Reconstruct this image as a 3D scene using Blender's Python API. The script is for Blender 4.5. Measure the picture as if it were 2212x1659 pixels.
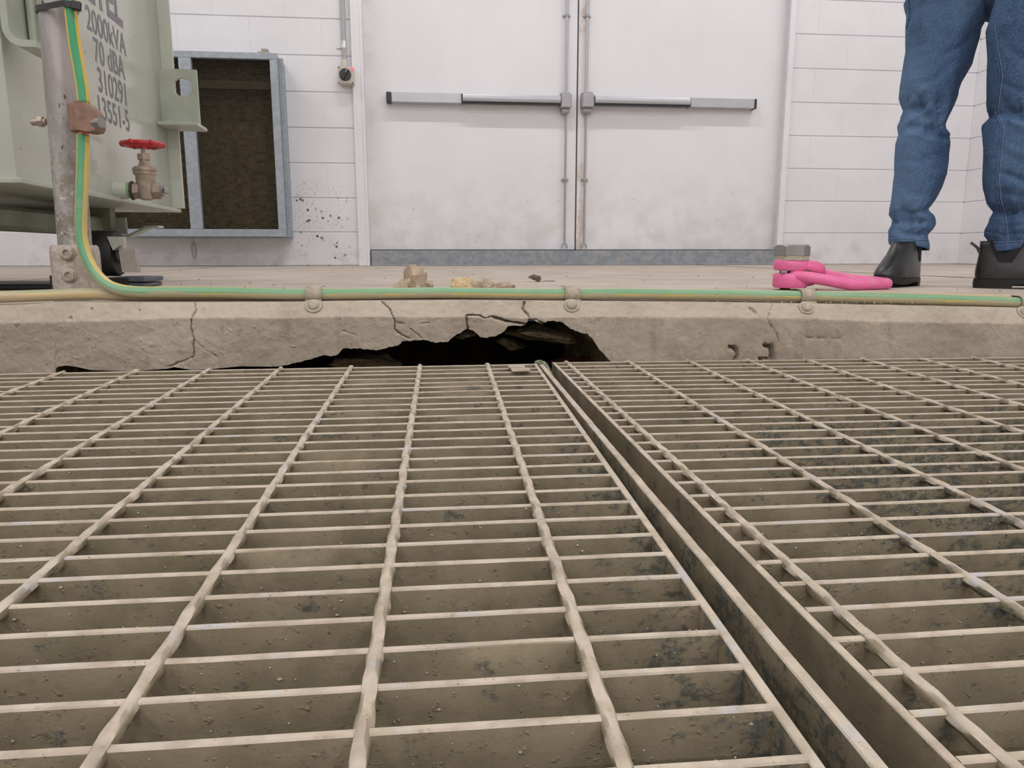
import bpy, bmesh, math, random
from mathutils import Vector, Matrix, Euler, noise
random.seed(7)
for o in list(bpy.data.objects): bpy.data.objects.remove(o, do_unlink=True)
SC = bpy.context.scene; COL = SC.collection
W, H = 2212, 1659
# ---------------------------------------------------------------- camera
F, PITCH, YAW, ROLL, CH = 1598.5, 0.1761, 0.1068, -0.0007, 0.0799
CP = Vector((0, 0, CH))
FW = Vector((math.sin(YAW)*math.cos(PITCH), math.cos(YAW)*math.cos(PITCH), -math.sin(PITCH)))
_rt = Vector((math.cos(YAW), -math.sin(YAW), 0)); _up = _rt.cross(FW)
RT = _rt*math.cos(ROLL)+_up*math.sin(ROLL); UP = -_rt*math.sin(ROLL)+_up*math.cos(ROLL)
cam = bpy.data.objects.new('camera', bpy.data.cameras.new('camera')); COL.objects.link(cam)
m = Matrix((RT, UP, -FW)).transposed().to_4x4(); m.translation = CP
cam.matrix_world = m
cam.data.sensor_width = 36; cam.data.lens = F/W*36; cam.data.clip_start = 0.01
cam.data.dof.use_dof = False
SC.camera = cam
# ---------------------------------------------------------------- world, lamps, exposure
wd = bpy.data.worlds.new('world'); SC.world = wd; wd.use_nodes = True
wd.node_tree.nodes['Background'].inputs[0].default_value = (0.9, 0.93, 1, 1)
wd.node_tree.nodes['Background'].inputs[1].default_value = 0.05
SC.view_settings.view_transform = 'Standard'; SC.view_settings.look = 'None'
SC.view_settings.gamma = 1; SC.view_settings.use_curve_mapping = False
SC.view_settings.exposure = -0.42
LAMPS = [(x, y, 3.05, p) for y, p in ((3.25, 27), (0.6, 19), (-1.9, 44), (-4.4, 48)) for x in (-2.4, 0.1, 2.5)]
LAMP_COL = (1.0, 0.99, 0.995)
YW = 4.639            # face of the block wall

# ---------------------------------------------------------------- helpers
def ray(px, py):
    return (FW + RT*((px-W/2)/F) - UP*((py-H/2)/F))
def PY(px, py, Y):
    d = ray(px, py); return CP + d*((Y-CP.y)/d.y)
def PZ(px, py, Z=0.0):
    d = ray(px, py); return CP + d*((Z-CP.z)/d.z)
def PX(px, py, X):
    d = ray(px, py); return CP + d*((X-CP.x)/d.x)
def PP(px, py, p0, n):
    d = ray(px, py); return CP + d*((p0-CP).dot(n)/d.dot(n))
def lin(c):
    return tuple(((v/255)/12.92 if v/255 <= .04045 else ((v/255+.055)/1.055)**2.4) for v in c)
def tag(o, label=None, cat=None, group=None, kind=None):
    if label: o['label'] = label
    if cat: o['category'] = cat
    if group: o['group'] = group
    if kind: o['kind'] = kind
    return o
def empty(name, loc, label=None, cat=None, group=None, kind=None, mat=None):
    o = bpy.data.objects.new(name, None); COL.objects.link(o)
    o.empty_display_size = .05
    if mat is not None: o.matrix_world = mat
    else: o.location = loc
    return tag(o, label, cat, group, kind)
def adopt(o, parent, local=False):
    o.parent = parent
    if not local:
        bpy.context.view_layer.update()
        o.matrix_parent_inverse = parent.matrix_world.inverted()
def link(name, me, mat, parent=None, local=False):
    o = bpy.data.objects.new(name, me); COL.objects.link(o)
    if mat is not None:
        if isinstance(mat, (list, tuple)):
            for m_ in mat: me.materials.append(m_)
        elif not me.materials: me.materials.append(mat)
    if parent is not None: adopt(o, parent, local)
    return o
def interp(pts, x):
    if x <= pts[0][0]: return pts[0][1]
    for (a, ya), (b, yb) in zip(pts, pts[1:]):
        if x <= b: return ya+(yb-ya)*(x-a)/(b-a) if b > a else yb
    return pts[-1][1]
def smooth_path(pts, n=8):
    out = []
    P_ = [pts[0]]+list(pts)+[pts[-1]]
    for i in range(1, len(P_)-2):
        p0, p1, p2, p3 = P_[i-1], P_[i], P_[i+1], P_[i+2]
        for k in range(n):
            t = k/n
            out.append(0.5*((2*p1)+(p2-p0)*t+(2*p0-5*p1+4*p2-p3)*t*t+(3*p1-p0-3*p2+p3)*t**3))
    out.append(pts[-1]); return out
def frame(d):
    d = d.normalized()
    a = Vector((0, 0, 1)) if abs(d.z) < .9 else Vector((1, 0, 0))
    u = d.cross(a).normalized(); return u, d.cross(u).normalized()

class MB:
    def __init__(s): s.bm = bmesh.new()
    def box(s, c, size, bev=0, rot=None, seg=1):
        b = bmesh.new(); bmesh.ops.create_cube(b, size=1)
        bmesh.ops.scale(b, vec=Vector(size), verts=b.verts)
        if bev: bmesh.ops.bevel(b, geom=b.edges[:], offset=bev, segments=seg, affect='EDGES', profile=.5)
        M = Matrix.Translation(Vector(c))
        if rot is not None: M = M @ (rot.to_4x4() if not isinstance(rot, Matrix) else rot.to_4x4())
        bmesh.ops.transform(b, matrix=M, verts=b.verts); s._add(b); return s
    def box2(s, a, b, bev=0, seg=1):
        a = Vector(a); b = Vector(b)
        return s.box((a+b)/2, [abs(v) for v in (b-a)], bev, None, seg)
    def _add(s, b):
        me = bpy.data.meshes.new('t'); b.to_mesh(me); b.free(); s.bm.from_mesh(me); bpy.data.meshes.remove(me)
    def cyl(s, p0, p1, r0, r1=None, n=24, bev=0):
        r1 = r0 if r1 is None else r1
        p0 = Vector(p0); p1 = Vector(p1); u, v = frame(p1-p0)
        if bev:
            d = (p1-p0).normalized()
            return s.loft([(p0, r0-bev), (p0+d*bev, r0), (p1-d*bev, r1), (p1, r1-bev)], n)
        return s.loft([(p0, r0), (p1, r1)], n)
    def loft(s, rings, n=24, cap=True, phase=0.0):
        bm = s.bm; ax = (rings[-1][0]-rings[0][0]); u, v = frame(ax); L = []
        for c, r in rings:
            L.append([bm.verts.new(c+(u*math.cos(phase+2*math.pi*k/n)+v*math.sin(phase+2*math.pi*k/n))*r) for k in range(n)])
        for a, b in zip(L, L[1:]):
            for k in range(n): bm.faces.new((a[k], a[(k+1) % n], b[(k+1) % n], b[k]))
        if cap: bm.faces.new(L[0][::-1]); bm.faces.new(L[-1])
        return s
    def tube(s, pts, r, n=12, cap=True):
        bm = s.bm; L = []; u = None
        for i, p in enumerate(pts):
            d = (pts[min(i+1, len(pts)-1)]-pts[max(i-1, 0)]).normalized()
            if u is None: u, _ = frame(d)
            u = (u-d*u.dot(d)).normalized(); v = d.cross(u)
            rr = r(i/(len(pts)-1)) if callable(r) else r
            L.append([bm.verts.new(p+(u*math.cos(2*math.pi*k/n)+v*math.sin(2*math.pi*k/n))*rr) for k in range(n)])
        for a, b in zip(L, L[1:]):
            for k in range(n): bm.faces.new((a[k], a[(k+1) % n], b[(k+1) % n], b[k]))
        if cap: bm.faces.new(L[0][::-1]); bm.faces.new(L[-1])
        return s
    def prism(s, poly, depth):          # poly: 3D points in a plane, depth: vector
        bm = s.bm; d = Vector(depth)
        a = [bm.verts.new(Vector(p)) for p in poly]; b = [bm.verts.new(Vector(p)+d) for p in poly]
        n = len(a); bm.faces.new(a[::-1]); bm.faces.new(b)
        for k in range(n): bm.faces.new((a[k], a[(k+1) % n], b[(k+1) % n], b[k]))
        return s
    def rings(s, L, cap0=True, cap1=True):
        bm = s.bm; V = [[bm.verts.new(p) for p in r] for r in L]
        n = len(V[0])
        for a, b in zip(V, V[1:]):
            for k in range(n): bm.faces.new((a[k], a[(k+1) % n], b[(k+1) % n], b[k]))
        if cap0: bm.faces.new(V[0][::-1])
        if cap1: bm.faces.new(V[-1])
        return s
    def sphere(s, c, r, sub=2, scale=(1, 1, 1)):
        b = bmesh.new(); bmesh.ops.create_icosphere(b, subdivisions=sub, radius=r)
        bmesh.ops.transform(b, matrix=Matrix.Translation(Vector(c)) @ Matrix.Diagonal((*scale, 1)), verts=b.verts)
        s._add(b); return s
    def mesh(s, smooth=0, normals=True):
        if normals: bmesh.ops.recalc_face_normals(s.bm, faces=s.bm.faces)
        me = bpy.data.meshes.new('mesh'); s.bm.to_mesh(me); s.bm.free()
        if smooth:
            me.polygons.foreach_set('use_smooth', [True]*len(me.polygons))
            if smooth < 180: me.set_sharp_from_angle(angle=math.radians(smooth))
        return me
    def build(s, name, mat, parent=None, smooth=0, local=False, label=None):
        o = link(name, s.mesh(smooth), mat, parent, local)
        o.data.name = name
        if label: o['label'] = label
        return o

# ---------------------------------------------------------------- materials
class NT:
    def __init__(s, name):
        s.m = bpy.data.materials.new(name); s.m.use_nodes = True
        s.t = s.m.node_tree; s.n = s.t.nodes; s.b = s.n['Principled BSDF']
        s.pos = s.n.new('ShaderNodeNewGeometry')
    def L(s, a, b): s.t.links.new(a, b)
    def noise(s, scale, detail=4, rough=.6, stretch=None, src=None, off=None):
        x = s.n.new('ShaderNodeTexNoise'); x.inputs['Scale'].default_value = scale
        x.inputs['Detail'].default_value = detail; x.inputs['Roughness'].default_value = rough
        v = src or s.pos.outputs['Position']
        if stretch or off:
            mp = s.n.new('ShaderNodeMapping')
            if stretch: mp.inputs['Scale'].default_value = stretch
            if off: mp.inputs['Location'].default_value = off
            s.L(v, mp.inputs['Vector']); v = mp.outputs[0]
        s.L(v, x.inputs['Vector']); return x.outputs[0]
    def voro(s, scale, feature='F1', stretch=None, rnd=1):
        x = s.n.new('ShaderNodeTexVoronoi'); x.inputs['Scale'].default_value = scale; x.feature = feature
        x.inputs['Randomness'].default_value = rnd
        v = s.pos.outputs['Position']
        if stretch:
            mp = s.n.new('ShaderNodeMapping'); mp.inputs['Scale'].default_value = stretch
            s.L(v, mp.inputs['Vector']); v = mp.outputs[0]
        s.L(v, x.inputs['Vector']); return x
    def ramp(s, v, a, b, lo=0.0, hi=1.0):
        x = s.n.new('ShaderNodeMapRange'); x.inputs[1].default_value = a; x.inputs[2].default_value = b
        x.inputs[3].default_value = lo; x.inputs[4].default_value = hi; x.interpolation_type = 'SMOOTHSTEP'
        s.L(v, x.inputs[0]); return x.outputs[0]
    def mix(s, f, a, b):
        x = s.n.new('ShaderNodeMix'); x.data_type = 'RGBA'
        if isinstance(f, (int, float)): x.inputs[0].default_value = f
        else: s.L(f, x.inputs[0])
        for i, c in ((6, a), (7, b)):
            if isinstance(c, tuple): x.inputs[i].default_value = (*c[:3], 1)
            else: s.L(c, x.inputs[i])
        return x.outputs[2]
    def math(s, op, a, b=None):
        x = s.n.new('ShaderNodeMath'); x.operation = op
        for i, c in enumerate((a, b)):
            if c is None: continue
            if isinstance(c, (int, float)): x.inputs[i].default_value = c
            else: s.L(c, x.inputs[i])
        return x.outputs[0]
    def sep(s, v):
        x = s.n.new('ShaderNodeSeparateXYZ'); s.L(v, x.inputs[0]); return x.outputs
    def bump(s, h, strength=.3, dist=.002, prev=None):
        x = s.n.new('ShaderNodeBump'); x.inputs['Strength'].default_value = strength
        x.inputs['Distance'].default_value = dist; s.L(h, x.inputs['Height'])
        if prev is not None: s.L(prev, x.inputs['Normal'])
        return x.outputs[0]
    def done(s, color=None, rough=.6, metal=0, normal=None, spec=None, coat=0):
        b = s.b
        if color is not None:
            if isinstance(color, tuple): b.inputs['Base Color'].default_value = (*color[:3], 1)
            else: s.L(color, b.inputs['Base Color'])
        if isinstance(rough, (int, float)): b.inputs['Roughness'].default_value = rough
        else: s.L(rough, b.inputs['Roughness'])
        b.inputs['Metallic'].default_value = metal
        if normal is not None: s.L(normal, b.inputs['Normal'])
        if spec is not None: b.inputs['Specular IOR Level'].default_value = spec
        if coat: b.inputs['Coat Weight'].default_value = coat
        return s.m
def simple(name, c, rough=.5, metal=0, var=.12, scale=40, bump=.1, bdist=.001, c2=None, spec=None, coat=0):
    k = NT(name); c = lin(c); c2 = lin(c2) if c2 else tuple(v*(1-var*2) for v in c)
    n = k.noise(scale, 5); col = k.mix(k.ramp(n, .35, .7), c, c2)
    return k.done(col, rough, metal, k.bump(k.noise(scale*4, 4), bump, bdist) if bump else None, spec, coat)

def m_wall():
    k = NT('white block paint'); c = k.mix(k.ramp(k.noise(2.2, 4), .3, .7), lin((238, 237, 240)), lin((231, 229, 232)))
    p = k.sep(k.pos.outputs['Position'])
    dirt = k.math('MULTIPLY', k.ramp(p[2], .30, .0), k.ramp(k.noise(9, 6), .45, .75))
    c = k.mix(k.math('MULTIPLY', dirt, .35), c, lin((150, 140, 125)))
    zone = k.math('MULTIPLY', k.math('MULTIPLY', k.ramp(p[0], -1.02, -.8), k.ramp(p[0], -.46, -.56)), k.ramp(p[2], .52, .42))
    zone = k.math('MULTIPLY', zone, k.ramp(k.noise(6, 2), .42, .55))
    v = k.voro(26); sp = k.math('MULTIPLY', k.ramp(v.outputs['Distance'], .26, .16), zone)
    v2 = k.voro(70); sp2 = k.math('MULTIPLY', k.math('MULTIPLY', k.ramp(v2.outputs['Distance'], .3, .15), zone), .6)
    c = k.mix(k.math('MAXIMUM', sp, sp2), c, lin((105, 98, 88)))
    nb = k.bump(k.noise(60, 6, .7), .25, .002); nb = k.bump(k.noise(14, 3), .25, .003, nb)
    return k.done(c, .55, 0, nb, .35)
def m_door():
    k = NT('white door paint'); p = k.sep(k.pos.outputs['Position'])
    c = k.mix(k.ramp(k.noise(1.6, 4), .3, .7), lin((239, 238, 241)), lin((234, 232, 235)))
    low = k.math('MULTIPLY', k.ramp(p[2], .75, .08), k.ramp(k.noise(7, 6), .35, .7))
    c = k.mix(k.math('MULTIPLY', low, .28), c, lin((176, 164, 146)))
    ed = k.math('MULTIPLY', k.ramp(p[0], -.27, -.36), k.ramp(k.noise(5, 4), .3, .6))
    c = k.mix(k.math('MULTIPLY', ed, .3), c, lin((185, 170, 145)))
    v = k.voro(17); sc = k.math('MULTIPLY', k.ramp(v.outputs['Distance'], .12, .05), k.math('MULTIPLY', k.ramp(k.noise(4, 2), .52, .6), k.ramp(p[2], .75, .3)))
    c = k.mix(k.math('MULTIPLY', sc, .55), c, lin((130, 122, 116)))
    return k.done(c, .42, 0, k.bump(k.noise(30, 3), .06, .002), .4)
def m_floor():
    k = NT('dusty concrete floor')
    c = k.mix(k.ramp(k.noise(5, 6), .3, .7), lin((196, 184, 172)), lin((176, 163, 150)))
    c = k.mix(k.math('MULTIPLY', k.ramp(k.noise(9, 5, .7, (.25, 2.2, 1)), .45, .75), .55), c, lin((206, 198, 190)))
    c = k.mix(k.math('MULTIPLY', k.ramp(k.noise(60, 5), .58, .75), .5), c, lin((140, 126, 112)))
    return k.done(c, .85, 0, k.bump(k.noise(90, 6, .7), .3, .002), .25)
def m_slab():
    k = NT('rough concrete edge')
    nz = k.sep(k.pos.outputs['Normal'])[2]
    c = k.mix(k.ramp(k.noise(7, 6), .3, .7), lin((184, 172, 156)), lin((164, 152, 136)))
    c = k.mix(k.math('MULTIPLY', k.ramp(k.noise(26, 6, .7, (1, 1, .5)), .5, .75), .6), c, lin((196, 184, 165)))
    c = k.mix(k.math('MULTIPLY', k.ramp(k.noise(48, 6, .7), .56, .74), .55), c, lin((128, 114, 98)))
    c = k.mix(k.math('MULTIPLY', k.ramp(k.noise(15, 5, .6, (2, 1, .35)), .55, .72), .4), c, lin((134, 122, 108)))
    sp = k.voro(150); c = k.mix(k.math('MULTIPLY', k.ramp(sp.outputs['Distance'], .16, .08), k.ramp(k.noise(40, 2), .55, .6)), c, lin((90, 78, 66)))
    c = k.mix(k.math('MULTIPLY', k.ramp(nz, .3, .75), .5), c, lin((200, 188, 172)))
    nb = k.bump(k.noise(170, 6, .75), .8, .002); nb = k.bump(k.noise(50, 5, .7), .6, .004, nb)
    return k.done(c, .9, 0, nb, .2)
def m_dust():
    k = NT('dust caked galvanised steel')
    P_ = k.sep(k.pos.outputs['Position']); nz = k.sep(k.pos.outputs['Normal'])[2]
    face = k.mix(k.ramp(k.noise(24, 6), .3, .7), lin((151, 139, 116)), lin((127, 117, 95)))
    face = k.mix(k.math('MULTIPLY', k.ramp(k.noise(130, 5, .7), .5, .72), .35), face, lin((112, 99, 80)))
    # scuffed dark zinc where the dust has rubbed off, more of it on the right panel
    zone = k.math('ADD', k.math('MULTIPLY', k.ramp(P_[0], .20, .42), k.math('MULTIPLY', k.ramp(P_[1], .92, .66), k.ramp(P_[1], .28, .36))), .0)
    zone2 = k.math('MULTIPLY', k.math('MULTIPLY', k.ramp(P_[0], .06, .14), k.ramp(P_[0], .2, .17)), k.ramp(P_[1], .95, .55))
    zone = k.math('MAXIMUM', zone, k.math('MULTIPLY', zone2, .8))
    thr = k.math('SUBTRACT', k.noise(34, 7, .72, (1, 1, 1.6)), k.math('MULTIPLY', k.math('SUBTRACT', 1.0, zone), .16))
    sc = k.math('MULTIPLY', k.ramp(thr, .42, .50), k.ramp(k.noise(150, 4, .7, (1, 1, 1.3), None, (1, 0, 3)), .40, .56))
    face = k.mix(k.math('MULTIPLY', sc, .8), face, lin((74, 78, 72)))
    face = k.mix(k.math('MULTIPLY', k.math('MULTIPLY', sc, k.ramp(k.noise(240, 3), .5, .6)), .5), face, lin((120, 126, 128)))
    spots = k.math('MULTIPLY', k.ramp(k.noise(85, 5, .75, None, None, (3, 1, 2)), .665, .72), k.ramp(P_[1], .75, .45))
    face = k.mix(spots, face, lin((58, 62, 56)))
    top = k.mix(k.ramp(k.noise(55, 6), .35, .7), lin((198, 186, 169)), lin((172, 159, 141)))
    top = k.mix(k.math('MULTIPLY', k.ramp(k.noise(30, 4, .6, None, None, (5, 2, 0)), .55, .68), .6), top, lin((186, 188, 194)))
    c = k.mix(k.ramp(nz, .35, .8), face, top)
    nb = k.bump(k.noise(420, 5, .7), .45, .0009); nb = k.bump(k.ramp(k.noise(190, 3), .6, .75), .5, .0015, nb)
    return k.done(c, .85, 0, nb, .25)
def m_galv(name, c1, c2, rough=.45, metal=.6, scale=18, dirt=None):
    k = NT(name); v = k.voro(scale*3)
    n = k.math('ADD', k.math('MULTIPLY', k.sep(v.outputs['Color'])[0], .35), k.math('MULTIPLY', k.noise(scale, 6), .65))
    c = k.mix(k.ramp(n, .3, .65), lin(c1), lin(c2))
    if dirt: c = k.mix(k.math('MULTIPLY', k.ramp(k.noise(scale*.6, 6, .7), .5, .7), .75), c, lin(dirt))
    return k.done(c, rough, metal, k.bump(k.noise(scale*6, 5), .2, .001))
def m_pipe():
    k = NT('galvanised pipe'); p = k.sep(k.pos.outputs['Position'])
    c = k.mix(k.ramp(k.noise(14, 6, .6, (2.2, 2.2, .5)), .35, .65), lin((178, 174, 172)), lin((150, 145, 142)))
    wear = k.math('MULTIPLY', k.ramp(p[2], .34, .17), k.ramp(k.noise(75, 6, .75, (1, 1, .7)), .46, .56))
    c = k.mix(k.math('MULTIPLY', wear, .75), c, lin((128, 118, 106)))
    wl = k.math('MULTIPLY', k.ramp(p[2], .34, .17), k.ramp(k.noise(90, 5, .7, None, None, (4, 4, 4)), .58, .66))
    c = k.mix(wl, c, lin((202, 194, 180)))
    c = k.mix(k.ramp(k.noise(120, 2, .5, (1, 1, .5)), .7, .74), c, lin((84, 78, 72)))
    return k.done(c, .5, .35, k.bump(k.noise(70, 5), .25, .001))
def m_tank():
    k = NT('sage green tank enamel')
    c = k.mix(k.ramp(k.noise(3, 4), .3, .7), lin((196, 200, 190)), lin((190, 194, 182)))
    c = k.mix(k.ramp(k.noise(90, 2), .72, .75), c, lin((120, 122, 108)))
    return k.done(c, .13, 0, k.bump(k.noise(9, 3), .06, .004), .55)
def m_cable(grime=False):
    k = NT('green and yellow cable sheath')
    uv = k.n.new('ShaderNodeUVMap'); s_ = k.sep(uv.outputs[0]); p = k.sep(k.pos.outputs['Position'])
    nz = k.sep(k.pos.outputs['Normal'])[2]
    d = k.math('ABSOLUTE', k.math('SUBTRACT', s_[0], .5))
    stripe = k.ramp(d, .102, .106)
    c = k.mix(stripe, lin((52, 158, 108)), lin((222, 186, 74)))
    low = k.ramp(p[2], .06, .03)
    n1 = k.noise(34, 5, .6, (.35, 1, 1)); n2 = k.noise(120, 4)
    dust = k.math('MULTIPLY', low, k.ramp(k.math('ADD', k.math('MULTIPLY', nz, -.34), k.math('ADD', n1, k.math('MULTIPLY', n2, .12))), .50, .66))
    dust = k.math('MAXIMUM', dust, k.math('MULTIPLY', low, .16))
    c = k.mix(k.math('MULTIPLY', dust, .9), c, lin((178, 162, 132)))
    haze = k.math('ADD', k.ramp(p[2], .42, .10, 0.0, .30), k.math('MULTIPLY', k.ramp(k.noise(22, 5, .6, (.3, 1, 1)), .5, .7), .25))
    c = k.mix(haze, c, lin((170, 178, 150)))
    if grime: c = k.mix(k.ramp(k.noise(16, 4, .6, (.4, 1, 1)), .80, .52), c, lin((186, 168, 138)))
    c = k.mix(k.ramp(k.noise(300, 2), .72, .76), c, lin((200, 214, 190)))
    return k.done(c, k.ramp(dust, 0, 1, .32, .8), 0, k.bump(k.noise(200, 4), .12, .001), .5)
def m_jeans():
    k = NT('blue denim'); p = k.sep(k.pos.outputs['Position'])
    c = k.mix(k.ramp(k.noise(7, 5), .3, .7), lin((70, 94, 127)), lin((47, 67, 98)))
    c = k.mix(k.math('MULTIPLY', k.ramp(k.noise(6, 4, .5, (1, 1, .5), None, (2, 0, 0)), .46, .64), .75), c, lin((94, 121, 153)))
    w = k.noise(700, 2, .6, (1, 1, .35)); c = k.mix(k.math('MULTIPLY', k.ramp(w, .42, .66), .45), c, lin((112, 138, 170)))
    c = k.mix(k.math('MULTIPLY', k.ramp(k.noise(300, 3, .7), .5, .7), .4), c, lin((30, 46, 76)))
    nb = k.bump(w, .35, .0012); nb = k.bump(k.noise(38, 4, .5, (1, 1, 1.4)), .35, .008, nb)
    return k.done(c, .9, 0, nb, .15)
def m_rock(name, c1, c2, c3):
    k = NT(name); c = k.mix(k.ramp(k.noise(55, 6), .35, .65), lin(c1), lin(c2))
    c = k.mix(k.ramp(k.noise(28, 4, .6, None, None, (3, 3, 3)), .56, .64), c, lin(c3))
    c = k.mix(k.ramp(k.noise(170, 3), .66, .72), c, lin((96, 84, 70)))
    return k.done(c, .92, 0, k.bump(k.noise(160, 6, .7), .6, .002), .2)
def m_filter():
    k = NT('brown fibre filter'); c = k.mix(k.ramp(k.noise(22, 7, .75, (1, 1, 2)), .35, .7), lin((150, 132, 102)), lin((66, 57, 44)))
    c = k.mix(k.ramp(k.noise(60, 4, .7), .62, .72), c, lin((176, 154, 118)))
    p = k.sep(k.pos.outputs['Position'])
    return k.done(c, .95, 0, k.bump(k.noise(40, 6, .8), .8, .02), .1)
def m_text(): return simple('grey stencil paint', (112, 108, 116), .35, 0, .04, 40, 0)

WALL, DOOR, FLOOR, SLAB, DUST = m_wall(), m_door(), m_floor(), m_slab(), m_dust()
GALV = m_galv('blue grey galvanised frame', (172, 180, 188), (158, 166, 174), .5, .2)
SILLM = m_galv('galvanised sill', (160, 165, 171), (142, 147, 154), .5, .25, 14, (172, 167, 163))
CAST = m_galv('cast galvanised fitting', (186, 177, 166), (164, 154, 142), .6, .2, 60, (150, 138, 122))
PIPE, TANK, CABLE, CABLE2, JEANS, FILTER = m_pipe(), m_tank(), m_cable(), m_cable(True), m_jeans(), m_filter()
SAGE_DK = simple('shaded green underframe', (138, 144, 122), .5, 0, .15, 14, .2)  # darker copy of the sage paint, shade put into the colour
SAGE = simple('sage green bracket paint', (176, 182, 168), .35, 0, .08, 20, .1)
TEXT = m_text()
BRASS = simple('dull bronze', (182, 166, 152), .42, .4, .12, 60, .2, c2=(158, 142, 130))
CLAMP = simple('brown bronze clamp', (146, 116, 98), .5, .25, .15, 70, .4, c2=(118, 92, 76))
COPPER = simple('bare copper strands', (214, 132, 96), .4, .5, .15, 400, .2)
REDM = simple('red enamel', (196, 40, 50), .35, 0, .15, 90, .15, c2=(160, 30, 40))
GREENM = simple('pale green primer', (140, 200, 146), .5)
BLACK = simple('black rubber', (26, 25, 26), .55, 0, .2, 60, .15)
BLACKP = simple('black nylon', (40, 40, 42), .4, 0, .1, 60, .1)
IRON = simple('dark grey pad', (92, 98, 108), .5, .1, .15, 50, .2)
ALU = simple('satin aluminium', (196, 197, 204), .38, .35, .03, 12, 0)
ALU2 = simple('brushed grey cover', (190, 190, 194), .42, .3, .04, 12, 0)
CASEM = simple('grey lock case', (176, 174, 178), .5, .2, .05, 20, 0)
DARKG = simple('dark rubber edge', (62, 62, 66), .5)
SPRINGS = simple('steel rod', (170, 169, 172), .4, .4, .06, 30, 0)
BOXM = simple('warm grey switch plastic', (206, 200, 188), .5, 0, .04, 30, 0)
CONDM = simple('grey conduit', (182, 180, 182), .5, 0, .05, 30, 0)
CLIPS = simple('dusty saddle steel', (184, 172, 154), .7, .1, .12, 120, .3)
PINK = NT('pink enamel with scuffs')
_c = PINK.mix(PINK.ramp(PINK.noise(30, 5), .3, .7), lin((234, 116, 168)), lin((226, 102, 154)))
_c = PINK.mix(PINK.math('MULTIPLY', PINK.ramp(PINK.noise(38, 6, .7), .53, .66), .55), _c, lin((196, 140, 140)))
_c = PINK.mix(PINK.ramp(PINK.noise(42, 3, .6, None, None, (7, 1, 0)), .70, .73), _c, lin((170, 150, 136)))
PINK = PINK.done(_c, .3, 0, PINK.bump(PINK.noise(60, 4), .2, .001), .5)
HEX = simple('grey zinc bolt', (152, 149, 148), .45, .45, .08, 50, .1)
LEATHER = simple('black leather', (36, 37, 37), .36, 0, .15, 30, .3, .002, spec=.6)
ELASTIC = simple('black elastic', (22, 22, 24), .85, 0, .1, 300, .3)
SOLE = simple('black sole', (24, 24, 25), .6, 0, .1, 50, .1)
STITCH = simple('pale seam thread', (128, 146, 170), .8, 0, .2, 300, .2)
SKIN = simple('skin', (206, 160, 134), .5, 0, .05, 20, .05)
HAIR = simple('dark brown hair', (52, 38, 30), .6, 0, .2, 120, .5)
SHIRT = simple('navy shirt cloth', (44, 52, 70), .85, 0, .1, 60, .2)
EYEM = simple('eye', (230, 228, 224), .2, 0, .02, 20, 0)
RUST = simple('rusty bar', (112, 62, 40), .9, 0, .3, 60, .6, c2=(62, 38, 28))
SOIL = simple('dark soil', (58, 48, 38), .95, 0, .3, 20, .6, .01)
BROKEN = m_rock('broken concrete', (132, 118, 92), (104, 92, 70), (150, 136, 108))
ROCKM = m_rock('grey rubble', (190, 174, 152), (158, 142, 122), (212, 198, 178))
ROCKT = m_rock('tan rubble', (208, 184, 146), (182, 156, 118), (222, 204, 174))
TUBEM = simple('white batten', (235, 235, 235), .5)
PITM = simple('pit concrete', (120, 108, 92), .9, 0, .2, 12, .3)
CEILM = simple('ceiling paint', (232, 231, 230), .8, 0, .02, 4, 0)

# ---------------------------------------------------------------- room shell
XR = PY(2086, 400, YW).x          # right-hand wall face
XL, YB, ZC = -3.6, -6.2, 3.3
def struct(name, o=None): return tag(o, kind='structure')
tag(MB().box2((XL-.2, YB-.2, ZC), (XR+.2, YW+.6, ZC+.2)).build('ceiling', CEILM), kind='structure')
tag(MB().box2((XL-.2, YB-.2, -.9), (XL, YW+.6, ZC)).build('wall_left', WALL), kind='structure')
tag(MB().box2((XL, YB-.2, -.9), (XR, YB, ZC)).build('wall_front', WALL), kind='structure')

# block wall: mortar backing with an opening for the doors, each block a piece of its own
YF = 4.615                                            # face of the door frame
DXL, DXR = PY(765, 280, YF).x, PY(1716, 100, YF).x     # frame outer edges
DTOP = 2.30
wb = MB()
wb.box2((XL, YW+.006, -.02), (DXL+.01, YW+.22, ZC)); wb.box2((DXR-.01, YW+.006, -.02), (XR+.2, YW+.22, ZC))
wb.box2((DXL+.01, YW+.006, DTOP), (DXR-.01, YW+.22, ZC)); wb.box2((XL, YW, 2.2), (DXL, YW+.006, ZC)); wb.box2((DXR, YW, 2.2), (XR, YW+.006, ZC))
wb.box2((DXL, YW, DTOP), (DXR, YW+.006, ZC))
WB = tag(wb.build('wall_back', WALL), kind='structure')
def block_mesh(w, axis='x'):
    m_ = MB(); g = .0026; h = .1-g; e = .0034; v = .0002
    prof = [(.015, -h), (-.015+e, -h), (-.015, -h+e), (-.015, h-e), (-.015+e, h), (.015, h)]
    x0, x1 = -w/2+v, w/2-v
    R_ = [[Vector((x0, y+.0006, z)) for y, z in prof], [Vector((x0+.0009, y, z)) for y, z in prof], [Vector((x1-.0009, y, z)) for y, z in prof], [Vector((x1, y+.0006, z)) for y, z in prof]]
    if axis != 'x': R_ = [[Vector((p.y, p.x, p.z)) for p in r] for r in R_]
    m_.rings(R_); return m_.mesh(0)
BM = {}
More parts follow.
